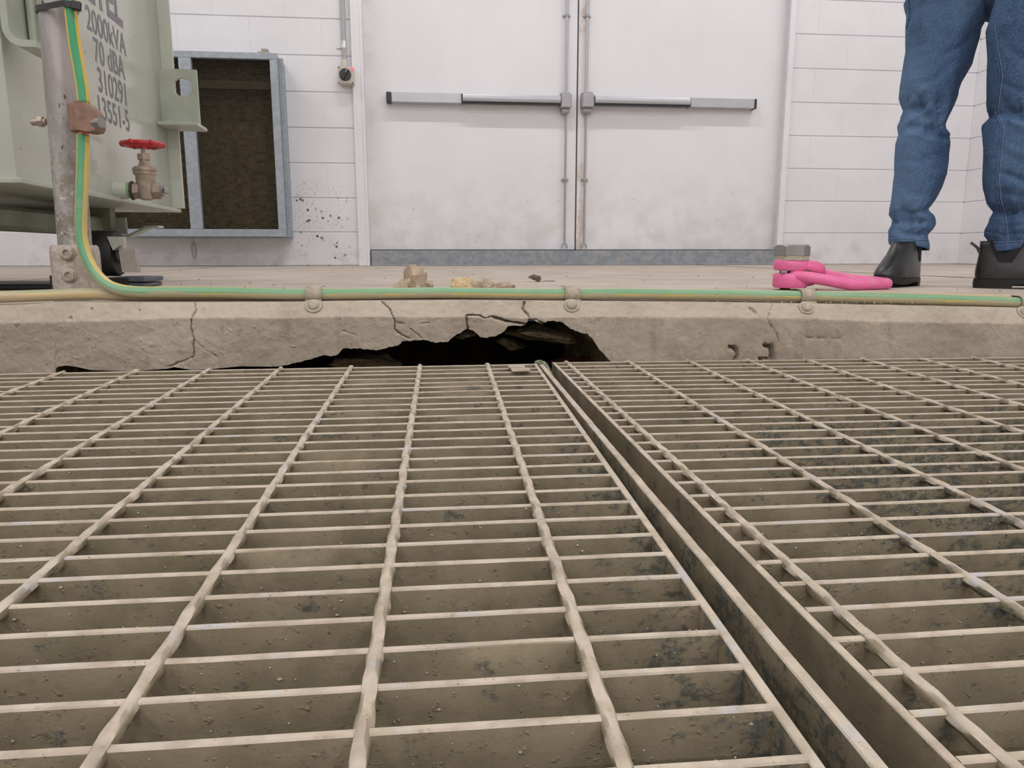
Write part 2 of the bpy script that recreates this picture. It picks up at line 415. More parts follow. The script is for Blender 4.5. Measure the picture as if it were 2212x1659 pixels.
def block(x0, x1, k, parent, axis='x', face=0.0):
    w = round(x1-x0, 4)
    if w < .03: return
    key = (axis, w)
    if key not in BM: BM[key] = block_mesh(w, axis)
    o = link('block', BM[key], WALL)
    if axis == 'x': o.location = ((x0+x1)/2, face+.015-random.random()*.001, k*.2+.1)
    else: o.location = (face+.015-random.random()*.001, (x0+x1)/2, k*.2+.1)
    adopt(o, parent)
XJ = PY(708, 400, YW).x            # a perpend joint of the even courses
for k in range(11):
    off = XJ if k % 2 == 0 else XJ-.2
    for lo, hi in ((-2.75, DXL-.002), (DXR+.002, XR)):
        n0 = math.floor((lo-off)/.4)
        x = off+n0*.4
        while x < hi:
            a, b = max(x, lo), min(x+.4, hi)
            if b > a: block(a, b, k, WB, 'x', YW)
            x += .4
wr = MB(); wr.box2((XR+.006, YB-.2, -.9), (XR+.2, YW+.006, ZC)); wr.box2((XR, YB-.2, 2.2), (XR+.006, YW, ZC)); wr.box2((XR, YB-.2, -.9), (XR+.006, 3.0, 2.2))
WR = tag(wr.build('wall_right', WALL), kind='structure')
for k in range(11):
    y = YW - (.4 if k % 2 == 0 else .2)
    hi = YW
    while hi > 3.0:
        lo = max(hi-(.4 if not (hi == YW and k % 2) else .2), 3.0)
        block(lo, hi, k, WR, 'y', XR); hi = lo

# ---------------------------------------------------------------- upper floor slab with its broken lip
A_PX = [(-300, 668), (0, 661.5), (60, 658.5), (100, 655), (300, 654), (580, 653.5), (820, 650), (1000, 649), (1140, 650), (1304, 651.6), (1500, 653), (1767, 657), (2000, 661.5), (2212, 666), (2500, 672)]
B_PX = [(-300, 706), (0, 699), (100, 697), (150, 695.5), (300, 692), (360, 687.5), (580, 687), (600, 689), (727, 685), (1005, 686), (1150, 688), (1304, 685), (1510, 686), (1767, 690), (1950, 697), (2212, 700), (2500, 704)]
HOLE = [(118, 850), (121, 797), (126, 792), (144, 789.5), (168, 793), (197, 799.6), (289, 801.7), (359, 796.8), (376, 793), (414, 799), (463, 796.8), (521, 791), (579, 792), (600, 791.7), (629, 786), (672, 775.8), (698, 767), (724, 770), (742, 752.7), (768, 752.7), (814, 756.4), (846, 749), (862, 745.4), (869, 736.8), (918, 734.4), (941, 739.7), (967, 738), (979, 728), (993, 719.4), (1008, 710), (1022, 713.6), (1037, 728), (1051, 730), (1074, 725), (1089, 716.5), (1096, 706), (1104, 703), (1124, 704), (1139, 701), (1142, 686), (1146, 685), (1156, 688), (1173, 695.5), (1191, 693), (1215, 695.5), (1223, 704), (1239, 712.8), (1254, 719.4), (1269, 721.5), (1280, 732.4), (1289, 747.6), (1304, 765), (1312, 773.6), (1319, 780), (1324, 850)]
CRACKS = [([(421, 653), (424, 669), (414, 687), (412, 707), (418, 730), (419, 768), (414, 774), (388, 782), (362, 794)], 1.6, .006), ([(419, 733), (446, 758), (470, 772)], .9, .003),
          ([(823, 650), (840, 667), (853, 690), (852, 711), (869, 725), (886, 731)], 1.4, .006), ([(854, 695), (872, 699)], 1, .004), ([(886, 711), (911, 731)], 1, .004),
          ([(1010, 710), (1008, 682), (1026, 680), (1050, 686), (1067, 684), (1087, 693), (1121, 698), (1140, 699)], 1.7, .010), ([(1067, 684), (1087, 693), (1121, 698.5), (1140, 700)], 2.6, .014),
          ([(1141, 683), (1130, 667), (1134, 654)], 2.6, .009), ([(1670, 657), (1661, 679), (1660, 695), (1673, 714), (1684, 739)], 1.2, .004),
          ([(1576, 750), (1589, 754), (1594, 769), (1588, 777)], 3.2, .018), ([(1655, 747), (1668, 750), (1668, 772)], 5, .022), ([(1642, 776), (1672, 776)], 3, .02),
          ([(1622, 668), (1633, 677)], 4, .006), ([(1690, 733), (1760, 731), (1818, 730)], 1.2, .003), ([(198, 668), (198.5, 668)], 2.6, .006), ([(152, 688), (153, 688)], 3.2, .006), ([(301, 670), (301.5, 670)], 1.9, .005),
          ([(742, 715), (756, 720), (770, 726)], 1.4, .003), ([(30, 698), (34, 707), (45, 696)], 1.2, .003), ([(906, 700), (925, 697)], 1.3, .003)]
def seg_d(px, py, pts):
    best = 1e9
    for (ax, ay), (bx, by) in zip(pts, pts[1:]):
        dx, dy = bx-ax, by-ay; L2 = dx*dx+dy*dy+1e-9
        t = max(0, min(1, ((px-ax)*dx+(py-ay)*dy)/L2))
        d = math.hypot(px-ax-dx*t, py-ay-dy*t)
        if d < best: best = d
    return best
CB = [(min(p[0] for p in c[0])-15, max(p[0] for p in c[0])+15) for c in CRACKS]
YA, YFACE = 1.186, 1.166
def slab_lip():
    V, Fc = [], []; cols = []
    xs = []; x = -900
    while x < 2950:
        xs.append(x); x += (2.2 if -20 < x < 2230 else 12)
    NA, NB_, NC = 14, 40, 9
    for px in xs:
        j = noise.noise(Vector((px*.02, 3, 0)))*1.2
        pa = PY(px, interp(A_PX, px)+j*.6, YA); pb = PY(px, interp(B_PX, px)+j+noise.noise(Vector((px*.09, 7, 0)))*1.4+noise.noise(Vector((px*.25, 8, 0)))*.9, YFACE)
        hole = 118 < px < 1324
        yb = interp(HOLE, px)+(noise.noise(Vector((px*.11, 1, 5)))*2.4+noise.noise(Vector((px*.3, 1, 9)))*1.2 if hole and px > 600 and px < 1310 else 0) if hole else 850
        pc = PY(px, min(yb, 850), YFACE)
        col = [Vector((pa.x, 4.9, 0)), Vector((pa.x, 2.2, 0)), Vector((pa.x, 1.5, 0)), Vector((pa.x, 1.34, pa.z*.35)), Vector((pa.x, 1.26, pa.z*.8)), Vector((pa.x, 1.22, pa.z*.97+.0004)), Vector((pa.x, YA+.004, pa.z))]
        i0 = len(col)
        for k in range(NA): col.append(pa.lerp(pb, k/(NA)))
        for k in range(NB_+1): col.append(pb.lerp(pc, k/NB_))
        # relief on lip and face
        for i in range(i0, len(col)):
            p = col[i]; d = p-CP; dd = d.dot(FW); sx = W/2+F*d.dot(RT)/dd; sy = H/2-F*d.dot(UP)/dd
            n = noise.fractal(p*26, 1, 2, 4)*.0016 + noise.noise(p*9)*.0012 + noise.fractal(p*110, 1, 2, 3)*.0006
            pim = noise.noise(p*230+Vector((0, 0, 9)))
            if px < 640 and sy > 705: n += max(0, pim-.36)*.006
            dep = 0.0
            for (pts, wd_, dp), (lo, hi) in zip(CRACKS, CB):
                if lo < sx < hi:
                    q = seg_d(sx+noise.noise(p*140)*2.2, sy+noise.noise(p*140+Vector((5, 5, 5)))*2.2, pts)
                    if q < wd_*2.5: ww_ = wd_*(.55+.5*abs(noise.noise(p*60+Vector((1, 7, 3))))*2); dep = max(dep, dp*math.exp(-(q/ww_)**2))
            col[i] = p + Vector((0, -n+dep, n*.3))
        if hole:      # broken underside running back into the void
            thick = [.012, .03, .055, .09, .13, .18, .25, .34, .45]
            for k, t in enumerate(thick):
                q = pc+Vector((0, t, 0)); r = noise.fractal(Vector((pc.x*14, t*14, 2)), 1, 2, 4)
                q.z = pc.z + min(.02, t*.5)*(.6+.5*r) + r*.008 - max(0, t-.1)*.05
                col.append(q)
        else:
            for k in range(NC): col.append(pc+Vector((0, .012*k, -.012*(k+1))))
        cols.append(col)
    n = len(cols[0])
    for c in cols: V += [tuple(v) for v in c]
    for i in range(len(cols)-1):
        for k in range(n-1): Fc.append((i*n+k, i*n+k+1, (i+1)*n+k+1, (i+1)*n+k))
    me = bpy.data.meshes.new('floor'); me.from_pydata(V, [], Fc)
    me.materials.append(FLOOR); me.materials.append(SLAB); me.materials.append(BROKEN)
    idx = []
    for i in range(len(cols)-1):
        for k in range(n-1): idx.append(0 if k < 4 else (1 if k < 7+NA+NB_ else 2))
    me.polygons.foreach_set('material_index', idx)
    me.polygons.foreach_set('use_smooth', [True]*len(idx)); me.set_sharp_from_angle(angle=math.radians(50)); me.update()
    return link('floor', me, None)
FL = tag(slab_lip(), kind='structure')
xa, xb = PY(-900, 600, YA).x, PY(2938, 600, YA).x
sb = MB(); sb.box2((XL, 1.19, -.16), (xa+.004, 4.9, 0), 0); sb.box2((xb-.012, 1.19, -.16), (XR+.1, 4.9, 0))
sb.build('slab_side', FLOOR, FL)
sb = MB(); sb.box2((XL, YB, -.2), (XR, -.55, -.06)); sb.build('slab_behind', FLOOR, FL)
pit = MB(); pit.box2((XL, YB, -.95), (XR, 1.95, -.9)); pit.box2((XL, -.6, -.9), (XR, -.55, -.2)); 
pit.build('pit_bottom', PITM, FL)
pv = MB(); pv.box2((XL, 1.72, -.9), (XR, 1.95, -.1)); pv.box2((XL, 1.2, -.9), (PY(60, 800, 1.2).x, 1.72, -.17)); pv.box2((PY(1345, 780, 1.2).x, 1.2, -.9), (XR, 1.72, -.17))
pv.build('void_side', SOIL, FL)

def rock(name, c, size, seed, mat, rot=(0, 0, 0), planes=13, rough=.1, parent=None, sub=3, flat=True):
    rnd = random.Random(seed); b = bmesh.new()
    for _ in range(planes+6):
        n = Vector((rnd.gauss(0, 1), rnd.gauss(0, 1), rnd.gauss(0, 1))).normalized(); b.verts.new(n*rnd.uniform(.8, 1.05))
    hl_ = bmesh.ops.convex_hull(b, input=b.verts); bmesh.ops.delete(b, geom=[g for g in hl_['geom_interior'] if isinstance(g, bmesh.types.BMVert)], context='VERTS')
    bmesh.ops.subdivide_edges(b, edges=b.edges[:], cuts=5 if sub > 3 else 3, use_grid_fill=True)
    for v in b.verts: v.co += v.co.normalized()*(noise.fractal(v.co*2.1+Vector((seed*3.1, 0, 0)), 1, 2, 3)*rough*1.6+noise.noise(v.co*7+Vector((seed, 2, 0)))*.035)
    xs = [[v.co[i] for v in b.verts] for i in range(3)]
    for v in b.verts:
        v.co = Vector([(v.co[i]-(max(xs[i])+min(xs[i]))/2)/(max(xs[i])-min(xs[i]))*size[i] for i in range(3)])
    R_ = Euler(rot).to_matrix()
    for v in b.verts: v.co = R_ @ v.co
    if flat:
        zmin = min(v.co.z for v in b.verts); zc = zmin+.06*size[2]
        for v in b.verts:
            if v.co.z < zc: v.co.z = zc
        for v in b.verts: v.co.z -= zc
    me = bpy.data.meshes.new(name); b.to_mesh(me); b.free()
    me.polygons.foreach_set('use_smooth', [True]*len(me.polygons)); me.set_sharp_from_angle(angle=math.radians(14))
    o = link(name, me, mat); o.location = c
    if parent: adopt(o, parent)
    return o
# lumps hanging in the void, rubble, rusty bar
rock('broken_lump', PY(1172, 722, 1.235), (.128, .09, .034), 5, BROKEN, (.1, .1, .12), 11, .10, FL, 4, False)
rock('broken_lump', PY(1105, 745, 1.30), (.05, .05, .022), 9, BROKEN, (.1, .3, .3), 9, .12, FL, 3, False)
rock('broken_lump', PY(790, 782, 1.30), (.13, .12, .03), 12, BROKEN, (0, 0, .1), 9, .15, FL, 3, False)
rock('broken_lump', PY(1006, 722, 1.20), (.034, .03, .018), 15, BROKEN, (0, 0, .1), 9, .15, FL, 3, False)
rock('broken_sliver', PY(1160, 692, 1.175), (.028, .02, .007), 21, SLAB, (0, .55, 0), 9, .1, FL, 3, False)
MB().tube([PY(1150, 792, 1.30), PY(1200, 781, 1.32), PY(1250, 775, 1.33), PY(1330, 772, 1.35)], .0045, 8).build('rusty_bar', RUST, FL, 60)

# ---------------------------------------------------------------- floor gratings
def pose(rx, ry, rz, x, y, z): return Matrix.Translation((x, y, z)) @ Euler((rx, ry, rz)).to_matrix().to_4x4()
def bar_mesh(x0, x1, th=.0047, dep=.036, seed=0, n=36):
    m_ = MB(); R_ = []
    for i in range(n+1):
        x = x0+(x1-x0)*i/n; a = noise.noise(Vector((x*60, seed, 0)))*.00035; b = noise.noise(Vector((x*60, seed, 4)))*.00035
        h = th/2
        R_.append([Vector((x, -h+a, -.0008)), Vector((x, -h+.0008+a, b)), Vector((x, h-.0008+a, b)), Vector((x, h+a, -.0008)), Vector((x, h, -dep)), Vector((x, -h, -dep))])
    m_.rings(R_); return m_.mesh(40)
def rod_mesh(y0, y1, seed, r=.0043):
    m_ = MB(); R_ = []; n = int((y1-y0)/.004); k = 10
    for i in range(n+1):
        y = y0+(y1-y0)*i/n; ph = y*2*math.pi/.19+seed; ring = []
        t = abs(((-y)/.03+.5) % 1-.5)*.03
        fil = math.exp(-(t/.0035)**2)*.0006
        for j in range(k):
            a = 2*math.pi*j/k; q = a-ph
            rr = r*(1-.20*abs(math.sin(2*q))**1.0)+noise.noise(Vector((a, y*70, seed)))*.00035+fil*(.2+.8*max(0, -math.sin(a)))
            ring.append(Vector((rr*math.cos(a), y, -.0032+rr*math.sin(a))))
        R_.append(ring)
    m_.rings(R_); return m_.mesh(50)
def grating(mat, label, xl, xr, rods, nb, band_left, band_right, dep, seed):
    g = empty('floor_grating', None, label, 'grating', 'gratings over the trench', mat=mat)
    bars = [bar_mesh(xl, xr, seed=seed+i, dep=dep) for i in range(5)]
    rnd = random.Random(seed)
    for j in range(nb):
        o = link('load_bar', bars[rnd.randrange(5)], DUST, g, True)
        o.location = (0, -.03*j+rnd.uniform(-.0006, .0006), rnd.uniform(-.0005, .0003)); o.rotation_euler = (rnd.uniform(-.02, .02), 0, rnd.uniform(-.0012, .0012))
    for i in rods:
        o = link('cross_rod', rod_mesh(-.03*(nb-1)-.012, .008, seed+i*.7), DUST, g, True); o.location = (.1*i+rnd.uniform(-.0007, .0007), 0, .0012)
    for x, d in ((band_left), (band_right)):
        if x is None: continue
        m_ = MB(); R_ = []; n = 60; h = .0026
        for i in range(n+1):
            y = .003-(.03*(nb-1)+.006)*i/n; a = noise.noise(Vector((x, y*50, seed)))*.0004
            R_.append([Vector((x-h+a, y, -d)), Vector((x-h+a, y, -.0006)), Vector((x-h+.0006+a, y, 0)), Vector((x+h-.0006, y, 0)), Vector((x+h, y, -.0006)), Vector((x+h, y, -d))])
        m_.rings(R_).build('end_band', DUST, g, 40, True)
    return g
LM = pose(.029, -.0039, -.0137, -.0201, 1.079, -.0837); RM = pose(.0288, .0073, .0131, .2099, 1.1402, -.0911)
GL = grating(LM, 'left steel bar grating, dusty, with a pale saddle clip near its far right corner', -.93, .169, range(-9, 2), 38, (-.9325, .036), (.1705, .036), .036, 3)
GR = grating(RM, 'right steel bar grating, scuffed dark towards the right side of the picture', -.019, 1.38, range(0, 14), 40, (-.0215, .048), (1.3825, .036), .036, 40)
# flat divider strip standing between the gratings
p0 = LM @ Vector((.1795, .0, -.001)); p1 = LM @ Vector((.1985, -1.11, -.001))
u = (p1-p0).normalized(); wv = u.cross(Vector((0, 0, 1))).normalized()*.0034
mb = MB(); mb.rings([[q-wv+Vector((0, 0, -.06)), q-wv+Vector((0, 0, -.0008)), q-wv*.75, q+wv*.75, q+wv+Vector((0, 0, -.0008)), q+wv+Vector((0, 0, -.06))] for q in [p0.lerp(p1, i/60)+Vector((noise.noise(Vector((i*.7, 2, 0)))*.0006, 0, 0)) for i in range(61)]])
tag(mb.build('divider_strip', DUST, None, 40), 'long flat steel strip standing on edge in the gap between the two gratings', 'strip')
# support angles below the gratings
mb = MB()
for x0, x1 in ((-1.1, .16), (.26, 1.65)): mb.box2((x0, .98, -.19), (x1, 1.04, -.145)); mb.box2((x0, -.05, -.25), (x1, .01, -.2))
mb.build('grating_support', PITM, FL)
# pale saddle clip on the left grating
q = LM @ Vector((.1415, -.05, .002)); rz = Euler((.03, 0, -.0137)).to_matrix()
cl = empty('grating_clip', q, 'small pale folded clip lying on the far right corner of the left grating', 'clip')
MB().box(q+Vector((0, -.012, .0008)), (.026, .02, .0026), .0006, rz).build('clip_plate', CLIPS, cl)
MB().box(q+Vector((-.003, .01, .0018)), (.024, .016, .0028), .0006, rz).build('clip_tongue', CLIPS, cl)
# braided rope end
ROPE = NT('braided rope'); v = ROPE.voro(420); rs = ROPE.sep(v.outputs['Color'])
c = ROPE.mix(ROPE.ramp(rs[0], .45, .5), lin((92, 132, 144)), lin((150, 146, 92))); c = ROPE.mix(ROPE.ramp(rs[1], .7, .75), c, lin((70, 74, 58)))
ROPE = ROPE.done(c, .9, 0, ROPE.bump(v.outputs['Distance'], .8, .002))
tag(MB().tube(smooth_path([PY(1157, 787, 1.115), PY(1166, 784, 1.115), PY(1176, 789, 1.108), PY(1184, 803, 1.095), PY(1190, 818, 1.08), PY(1194, 840, 1.06)], 6), lambda t: .0049+.0004*math.sin(t*60), 10).build('rope_end', ROPE, None, 180), 'short end of blue green braided rope poking up between the gratings', 'rope')
# crumbs stuck on the gratings
def crumbs():
    rnd = random.Random(11); V, Fc = [], []
    def add(p, r):
        i = len(V); sx, sy, sz = (r*rnd.uniform(.6, 1.3) for _ in range(3))
        for d in ((1, 0, 0), (-1, 0, 0), (0, 1, 0), (0, -1, 0), (0, 0, 1), (0, 0, -1)):
            V.append(tuple(p+Vector((d[0]*sx*rnd.uniform(.7, 1.1), d[1]*sy*rnd.uniform(.7, 1.1), d[2]*sz*rnd.uniform(.7, 1.1)))))
        for a, b, c_ in ((0, 2, 4), (2, 1, 4), (1, 3, 4), (3, 0, 4), (2, 0, 5), (1, 2, 5), (3, 1, 5), (0, 3, 5)): Fc.append((i+a, i+b, i+c_))
    for M_, x0, x1 in ((LM, -.6, .165), (RM, 0, .95)):
        for _ in range(1500):
            j = rnd.randint(4, 29); x = rnd.uniform(x0, x1); r = rnd.choice((.0004, .0005, .0006, .0008, .0011))
            add(M_ @ Vector((x, -.03*j-.0024-r*.2, -rnd.random()**.8*.02-.002)), r)
        for _ in range(900):
            j = rnd.randint(0, 29); x = rnd.uniform(x0, x1); add(M_ @ Vector((x, -.03*j+rnd.uniform(-.002, .002), 0)), rnd.choice((.0003, .0005, .0006)))
    for _ in range(160):
        x = rnd.uniform(-.5, 1.2); add(Vector((x, 1.196+rnd.random()*.006, interp([(-.7, -.003), (0, .002), (.7, -.006), (1.2, -.012)], x)+.001)), rnd.choice((.0008, .0012, .002)))
    me = bpy.data.meshes.new('dust_crumbs'); me.from_pydata(V, [], Fc); me.update(); return me
tag(link('dust_crumbs', crumbs(), SLAB), 'fine crumbs of concrete dust scattered over gratings and slab edge', 'crumbs', None, 'stuff')

# ---------------------------------------------------------------- earth cables along the slab edge
def cable(name, pts, r, label, twist=0.0, up0=Vector((0, -1, .25)), n=20, tw=None, mat=None, parent=None, rng=None):
    bm = bmesh.new(); uvl = bm.loops.layers.uv.new('UVMap'); L = []; u = None
    for i, p in enumerate(pts):
        d = (pts[min(i+1, len(pts)-1)]-pts[max(i-1, 0)]).normalized()
        if u is None: u = up0
        u = (u-d*u.dot(d)).normalized(); v = d.cross(u); t = (tw(i/(len(pts)-1)) if tw else twist)
        L.append([bm.verts.new(p+(u*math.cos(2*math.pi*(k/n-.5)+t)+v*math.sin(2*math.pi*(k/n-.5)+t))*r) for k in range(n)])
    i0, i1 = rng or (0, len(L)-1)
    for row in L[:i0]+L[i1+1:]:
        for q_ in row: bm.verts.remove(q_)
    for i in range(i0, i1):
        for k in range(n):
            f = bm.faces.new((L[i][k], L[i][(k+1) % n], L[i+1][(k+1) % n], L[i+1][k])); f.smooth = True
            for lp, (a, b) in zip(f.loops, ((k, i), (k+1, i), (k+1, i+1), (k, i+1))): lp[uvl].uv = (a/n, b/len(L))
    bm.faces.new(L[i0][::-1]); bm.faces.new(L[i1])
    bmesh.ops.recalc_face_normals(bm, faces=bm.faces)
    me = bpy.data.meshes.new(name); bm.to_mesh(me); bm.free()
    o = link(name, me, mat or CABLE, parent)
    if label: tag(o, label, 'cable')
    return o
YC1 = 1.209
run = [PY(x, y, YC1) for x, y in ((369, 631), (477, 631.5), (600, 635), (698, 635.5), (820, 634), (947, 632.5), (1080, 634), (1219, 635.5), (1350, 635), (1480, 636), (1580, 637.5), (1680, 639), (1790, 641), (1899, 644), (2000, 646.5), (2080, 649), (2196, 653), (2330, 658), (2440, 663), (2900, 684))]
rise_px = [((147, -60), 1.236), ((150, 0), 1.236), ((160.5, 87), 1.236), ((171.5, 152), 1.236), ((181, 217), 1.236), ((179.5, 291), 1.236), ((179, 330), 1.236), ((176.5, 417), 1.232), ((174.5, 482), 1.23), ((178, 525), 1.228), ((193, 569), 1.224), ((214, 599), 1.22), ((242, 620), 1.214), ((290, 630), YC1)]
rise = [PY(*p, Y) for p, Y in rise_px]
rise = [rise[1]+Vector((-.004, 0, .85)), rise[1]+Vector((-.003, 0, .40)), rise[1]+Vector((-.0015, 0, .10))]+rise[1:]
cpts = smooth_path(rise+run, 10)
tw_ = lambda t: interp([((i_+2)/(len(rise+run)-1), a_) for i_, a_ in ((0, -.22), (3.3, -.2), (6, -.06), (8.2, .05), (11, .05), (12.5, -.05), (14.2, -.25), (16.5, -.45), (33, -.5))], t)
CABR = .0087
ec1 = cable('earth_cable', cpts, CABR, 'green and yellow earth cable running down the post and along the slab edge in front', 0, Vector((0, -1, .1)), 20, tw_, None, None, (70, len(cpts)-1))
cable('upper_sheath', cpts, CABR, None, 0, Vector((0, -1, .1)), 20, tw_, None, ec1, (0, 61))
c2 = [PY(-880, 676, YC1), PY(-500, 660, YC1), PY(-120, 646, YC1), PY(0, 641.5, 1.220), PY(108, 637.5, 1.227), PY(190, 634.5, 1.231)]+[Vector((PY(x, 630, 1.232).x, 1.231, .0098+PY(x, interp(A_PX, x), YA).z*.85)) for x in (280, 400, 600, 900, 1200, 1500, 1800, 2100, 2400)]
cable('earth_cable', smooth_path(c2, 8), .0090, 'second, dust caked earth cable lying behind the front one, seen whole only at far left', -1.1, Vector((0, -1, .1)), 20, None, CABLE2)
# saddles
for i, (sx, y) in enumerate(((679, 635.5), (1235, 635.5), (1741, 640), (2212, 653.5))):
    c0 = PY(sx, y, YC1)
    s_ = empty('cable_saddle', c0, ['dusty cable saddle nearest the galvanised post', 'dusty cable saddle above the broken hole in the slab edge', 'dusty cable saddle below the pink lifting eye', 'dusty cable saddle at the right edge of the picture'][i], 'saddle', 'saddles fixing the earth cables')
    wid = .0125; zed = PY(sx, interp(A_PX, sx), YA)
    R_ = []
    prof = []
    for k in range(11):
        a = math.radians(80-k*16); prof.append(Vector((0, -math.cos(a)*.0108, math.sin(a)*.0108)))
    prof = [Vector((0, .034, .0105)), Vector((0, .012, .0112))]+prof[:9]
    lipo = zed-c0
    prof += [Vector((0, -.0128, -.0095)), Vector((0, -.0150, lipo.z-.0005)), Vector((0, -.0225, lipo.z-.0025))]
    mb = MB()
    for a, b in zip(prof, prof[1:]):
        pass
    outer = [c0+p for p in prof]
    ring = []
    for sgn in (-1, 1): ring.append([p+Vector((sgn*wid, 0, 0)) for p in outer])
    V = ring[0]+ring[1]; n = len(outer)
    bm = mb.bm; vs = [bm.verts.new(v) for v in V]
    for k in range(n-1): bm.faces.new((vs[k], vs[k+1], vs[n+k+1], vs[n+k]))
    me = mb.mesh(60); o = link('strap', me, CLIPS, s_)
    so = o.modifiers.new('t', 'SOLIDIFY'); so.thickness = .0016; so.offset = 1
    pb = PY(sx-1, interp(B_PX, sx), YFACE); pa = PY(sx-1, interp(A_PX, sx), YA)
    nn = Vector((0, -(pa.z-pb.z), (YA-YFACE)))
    nn = Vector((0, -abs(pa.z-pb.z), abs(YA-YFACE))).normalized()
    bc = pa.lerp(pb, .30)+nn*.001
    MB().loft([(bc, .0125), (bc+nn*.0016, .0125), (bc+nn*.0022, .0118)], 24).build('washer', CLIPS, s_, 40)
    MB().loft([(bc+nn*.0022, .0088), (bc+nn*.004, .0086), (bc+nn*.0064, .0066), (bc+nn*.0074, .003)], 20).build('bolt_head', CLIPS, s_, 60)

# ---------------------------------------------------------------- galvanised post with base fitting
YPOST = 1.284
pz = .0
pc_ = PY(163, 545, YPOST); base = Vector((pc_.x, YPOST, 0)); pr = .0243
post = empty('galvanised_post', base, 'upright galvanised pipe post in a cast foot, left of the picture', 'post')
lean = (PY(118.5, 0, YPOST)-PY(161, 520, YPOST)); lean = Vector((lean.x/lean.z, 0, 1))
def pat(z): return base+Vector(((z-.06)*lean.x, 0, z))
MB().loft([(pat(.02), pr), (pat(.3), pr), (pat(.95), pr), (pat(1.35), pr)], 40).build('pipe', PIPE, post, 40)
MB().cyl(pat(1.35), pat(1.356), pr+.002, None, 40, .002).build('pipe_cap', CAST, post, 40)
ft = MB(); fc = PY(163, 575, 1.25)
def rrect(c, wx, wy, r, n=6):
    out = []
    for qx, qy, a0 in ((1, 1, 0), (-1, 1, 90), (-1, -1, 180), (1, -1, 270)):
        for k in range(n+1):
            a = math.radians(a0+90*k/n); out.append(c+Vector((qx*(wx-r)+r*math.cos(a), qy*(wy-r)+r*math.sin(a), 0)))
    return out
ztop = PY(160, 529, 1.25).z
R_ = []
for z, g in ((0, 0.0), (ztop-.012, 0), (ztop-.003, -.001), (ztop, -.003)):
    R_.append([v+Vector((0, 0, z)) for v in rrect(Vector((base.x-.0005, YPOST, 0)), .0285+g, .030+g, .008)])
ft.rings(R_).build('socket_foot', CAST, post, 40)
for (sx, sy) in ((146, 547), (150, 595)):
    c = PY(sx, sy, YPOST-.030)
    MB().loft([(c+Vector((0, .002, 0)), .0125), (c+Vector((0, -.002, 0)), .0118), (c+Vector((0, -.003, 0)), .0108)], 28).build('screw_boss', CAST, post, 50)
    mb = MB(); rs_ = [(.0095, -.002), (.0095, -.0055), (.0085, -.0062), (.0055, -.0062), (.0050, -.0050), (.0048, -.001)]
    mb.loft([(c+Vector((0, y_, 0)), r_) for r_, y_ in rs_], 20, False).build('grub_screw', CAST, post, 40)
    MB().loft([(c+Vector((0, -.0012, 0)), .0052), (c+Vector((0, -.0028, 0)), .0050)], 6).build('hex_recess', BLACK, post)  # solid black plug, the dark of the socket put into its colour
# cable tie round post and cable
tz = PY(120, 14, 1.25).z; tcx = pat(tz)
cab = PY(150.5, 12, 1.236)
ang = []
for k in range(48):
    a = 2*math.pi*k/48; ang.append(Vector((tcx.x+(pr+.0015)*math.cos(a), YPOST+(pr+.0015)*math.sin(a), 0)))
for k in range(24):
    a = 2*math.pi*k/24; ang.append(Vector((cab.x+.0112*math.cos(a), 1.236+.0112*math.sin(a), 0)))
def hull(pts):
    pts = sorted(pts, key=lambda p: (p.x, p.y)); 
    def half(ps):
        o = []
        for p in ps:
            while len(o) > 1 and (o[-1].x-o[-2].x)*(p.y-o[-2].y)-(o[-1].y-o[-2].y)*(p.x-o[-2].x) <= 0: o.pop()
            o.append(p)
        return o
    return half(pts)[:-1]+half(pts[::-1])[:-1]
hp = hull(ang); mb = MB(); cen = sum(hp, Vector())/len(hp); R_ = []
zof = lambda p: tz+(p.x-tcx.x)*-.07
for g, dz in ((0, -.0042), (0, .0042), (.0016, .0042), (.0016, -.0042)): R_.append([p+(p-cen).normalized()*g+Vector((0, 0, zof(p)+dz)) for p in hp])
R_.append(R_[0]); mb.rings(R_, False, False)
tie = empty('cable_tie', tcx, 'black cable tie holding the earth cable to the post', 'cable tie'); mb.build('strap', BLACKP, tie, 40)
hd = PY(165, 13, 1.222); MB().box(hd, (.013, .010, .0125), .0015, Euler((0, .12, .35)).to_matrix()).build('buckle', BLACKP, tie)
# bronze earth clamp
cc = PY(180, 257, 1.236)
clp = empty('earth_clamp', cc, 'brown bronze earth clamp bolted on the post round bare copper', 'clamp')
MB().loft([(PY(180.5, 222, 1.236), .0078), (PY(179.5, 292, 1.236), .0078)], 18).build('bare_strands', COPPER, clp, 40)
MB().box(PY(169.5, 256, 1.241), (.018, .03, .042), .002, Euler((0, .0, .0)).to_matrix()).build('clamp_back', CLAMP, clp)
k0 = PY(188, 256, 1.232); prof = [(-.0105, .022), (-.004, .0225), (.006, .0205), (.015, .012), (.018, .003), (.019, -.012), (.015, -.0195), (.004, -.021), (-.0105, -.0185)]
MB().prism([k0+Vector((x, -.016, z)) for x, z in prof], (0, .034, 0)).build('clamp_jaw', CLAMP, clp, 30)
b0 = PY(205, 268, 1.222); MB().loft([(b0, .0085), (b0+Vector((.012, -.006, .001)), .008)], 6).build('clamp_nut', HEX, clp, 30)
MB().cyl(PY(208, 262, 1.232), PY(217, 266, 1.222), .0048, None, 12, .001).build('clamp_bolt', HEX, clp, 40)
s0 = PY(68, 264, 1.28); s1 = PY(100, 263, 1.28)
MB().cyl(s0, s1, .0052, None, 14, .0008).build('clamp_stud', BRASS, clp, 40)
MB().loft([(PY(84, 263, 1.28), .0085), (PY(94, 263, 1.28), .0085)], 6).build('wing_nut', BRASS, clp, 30)
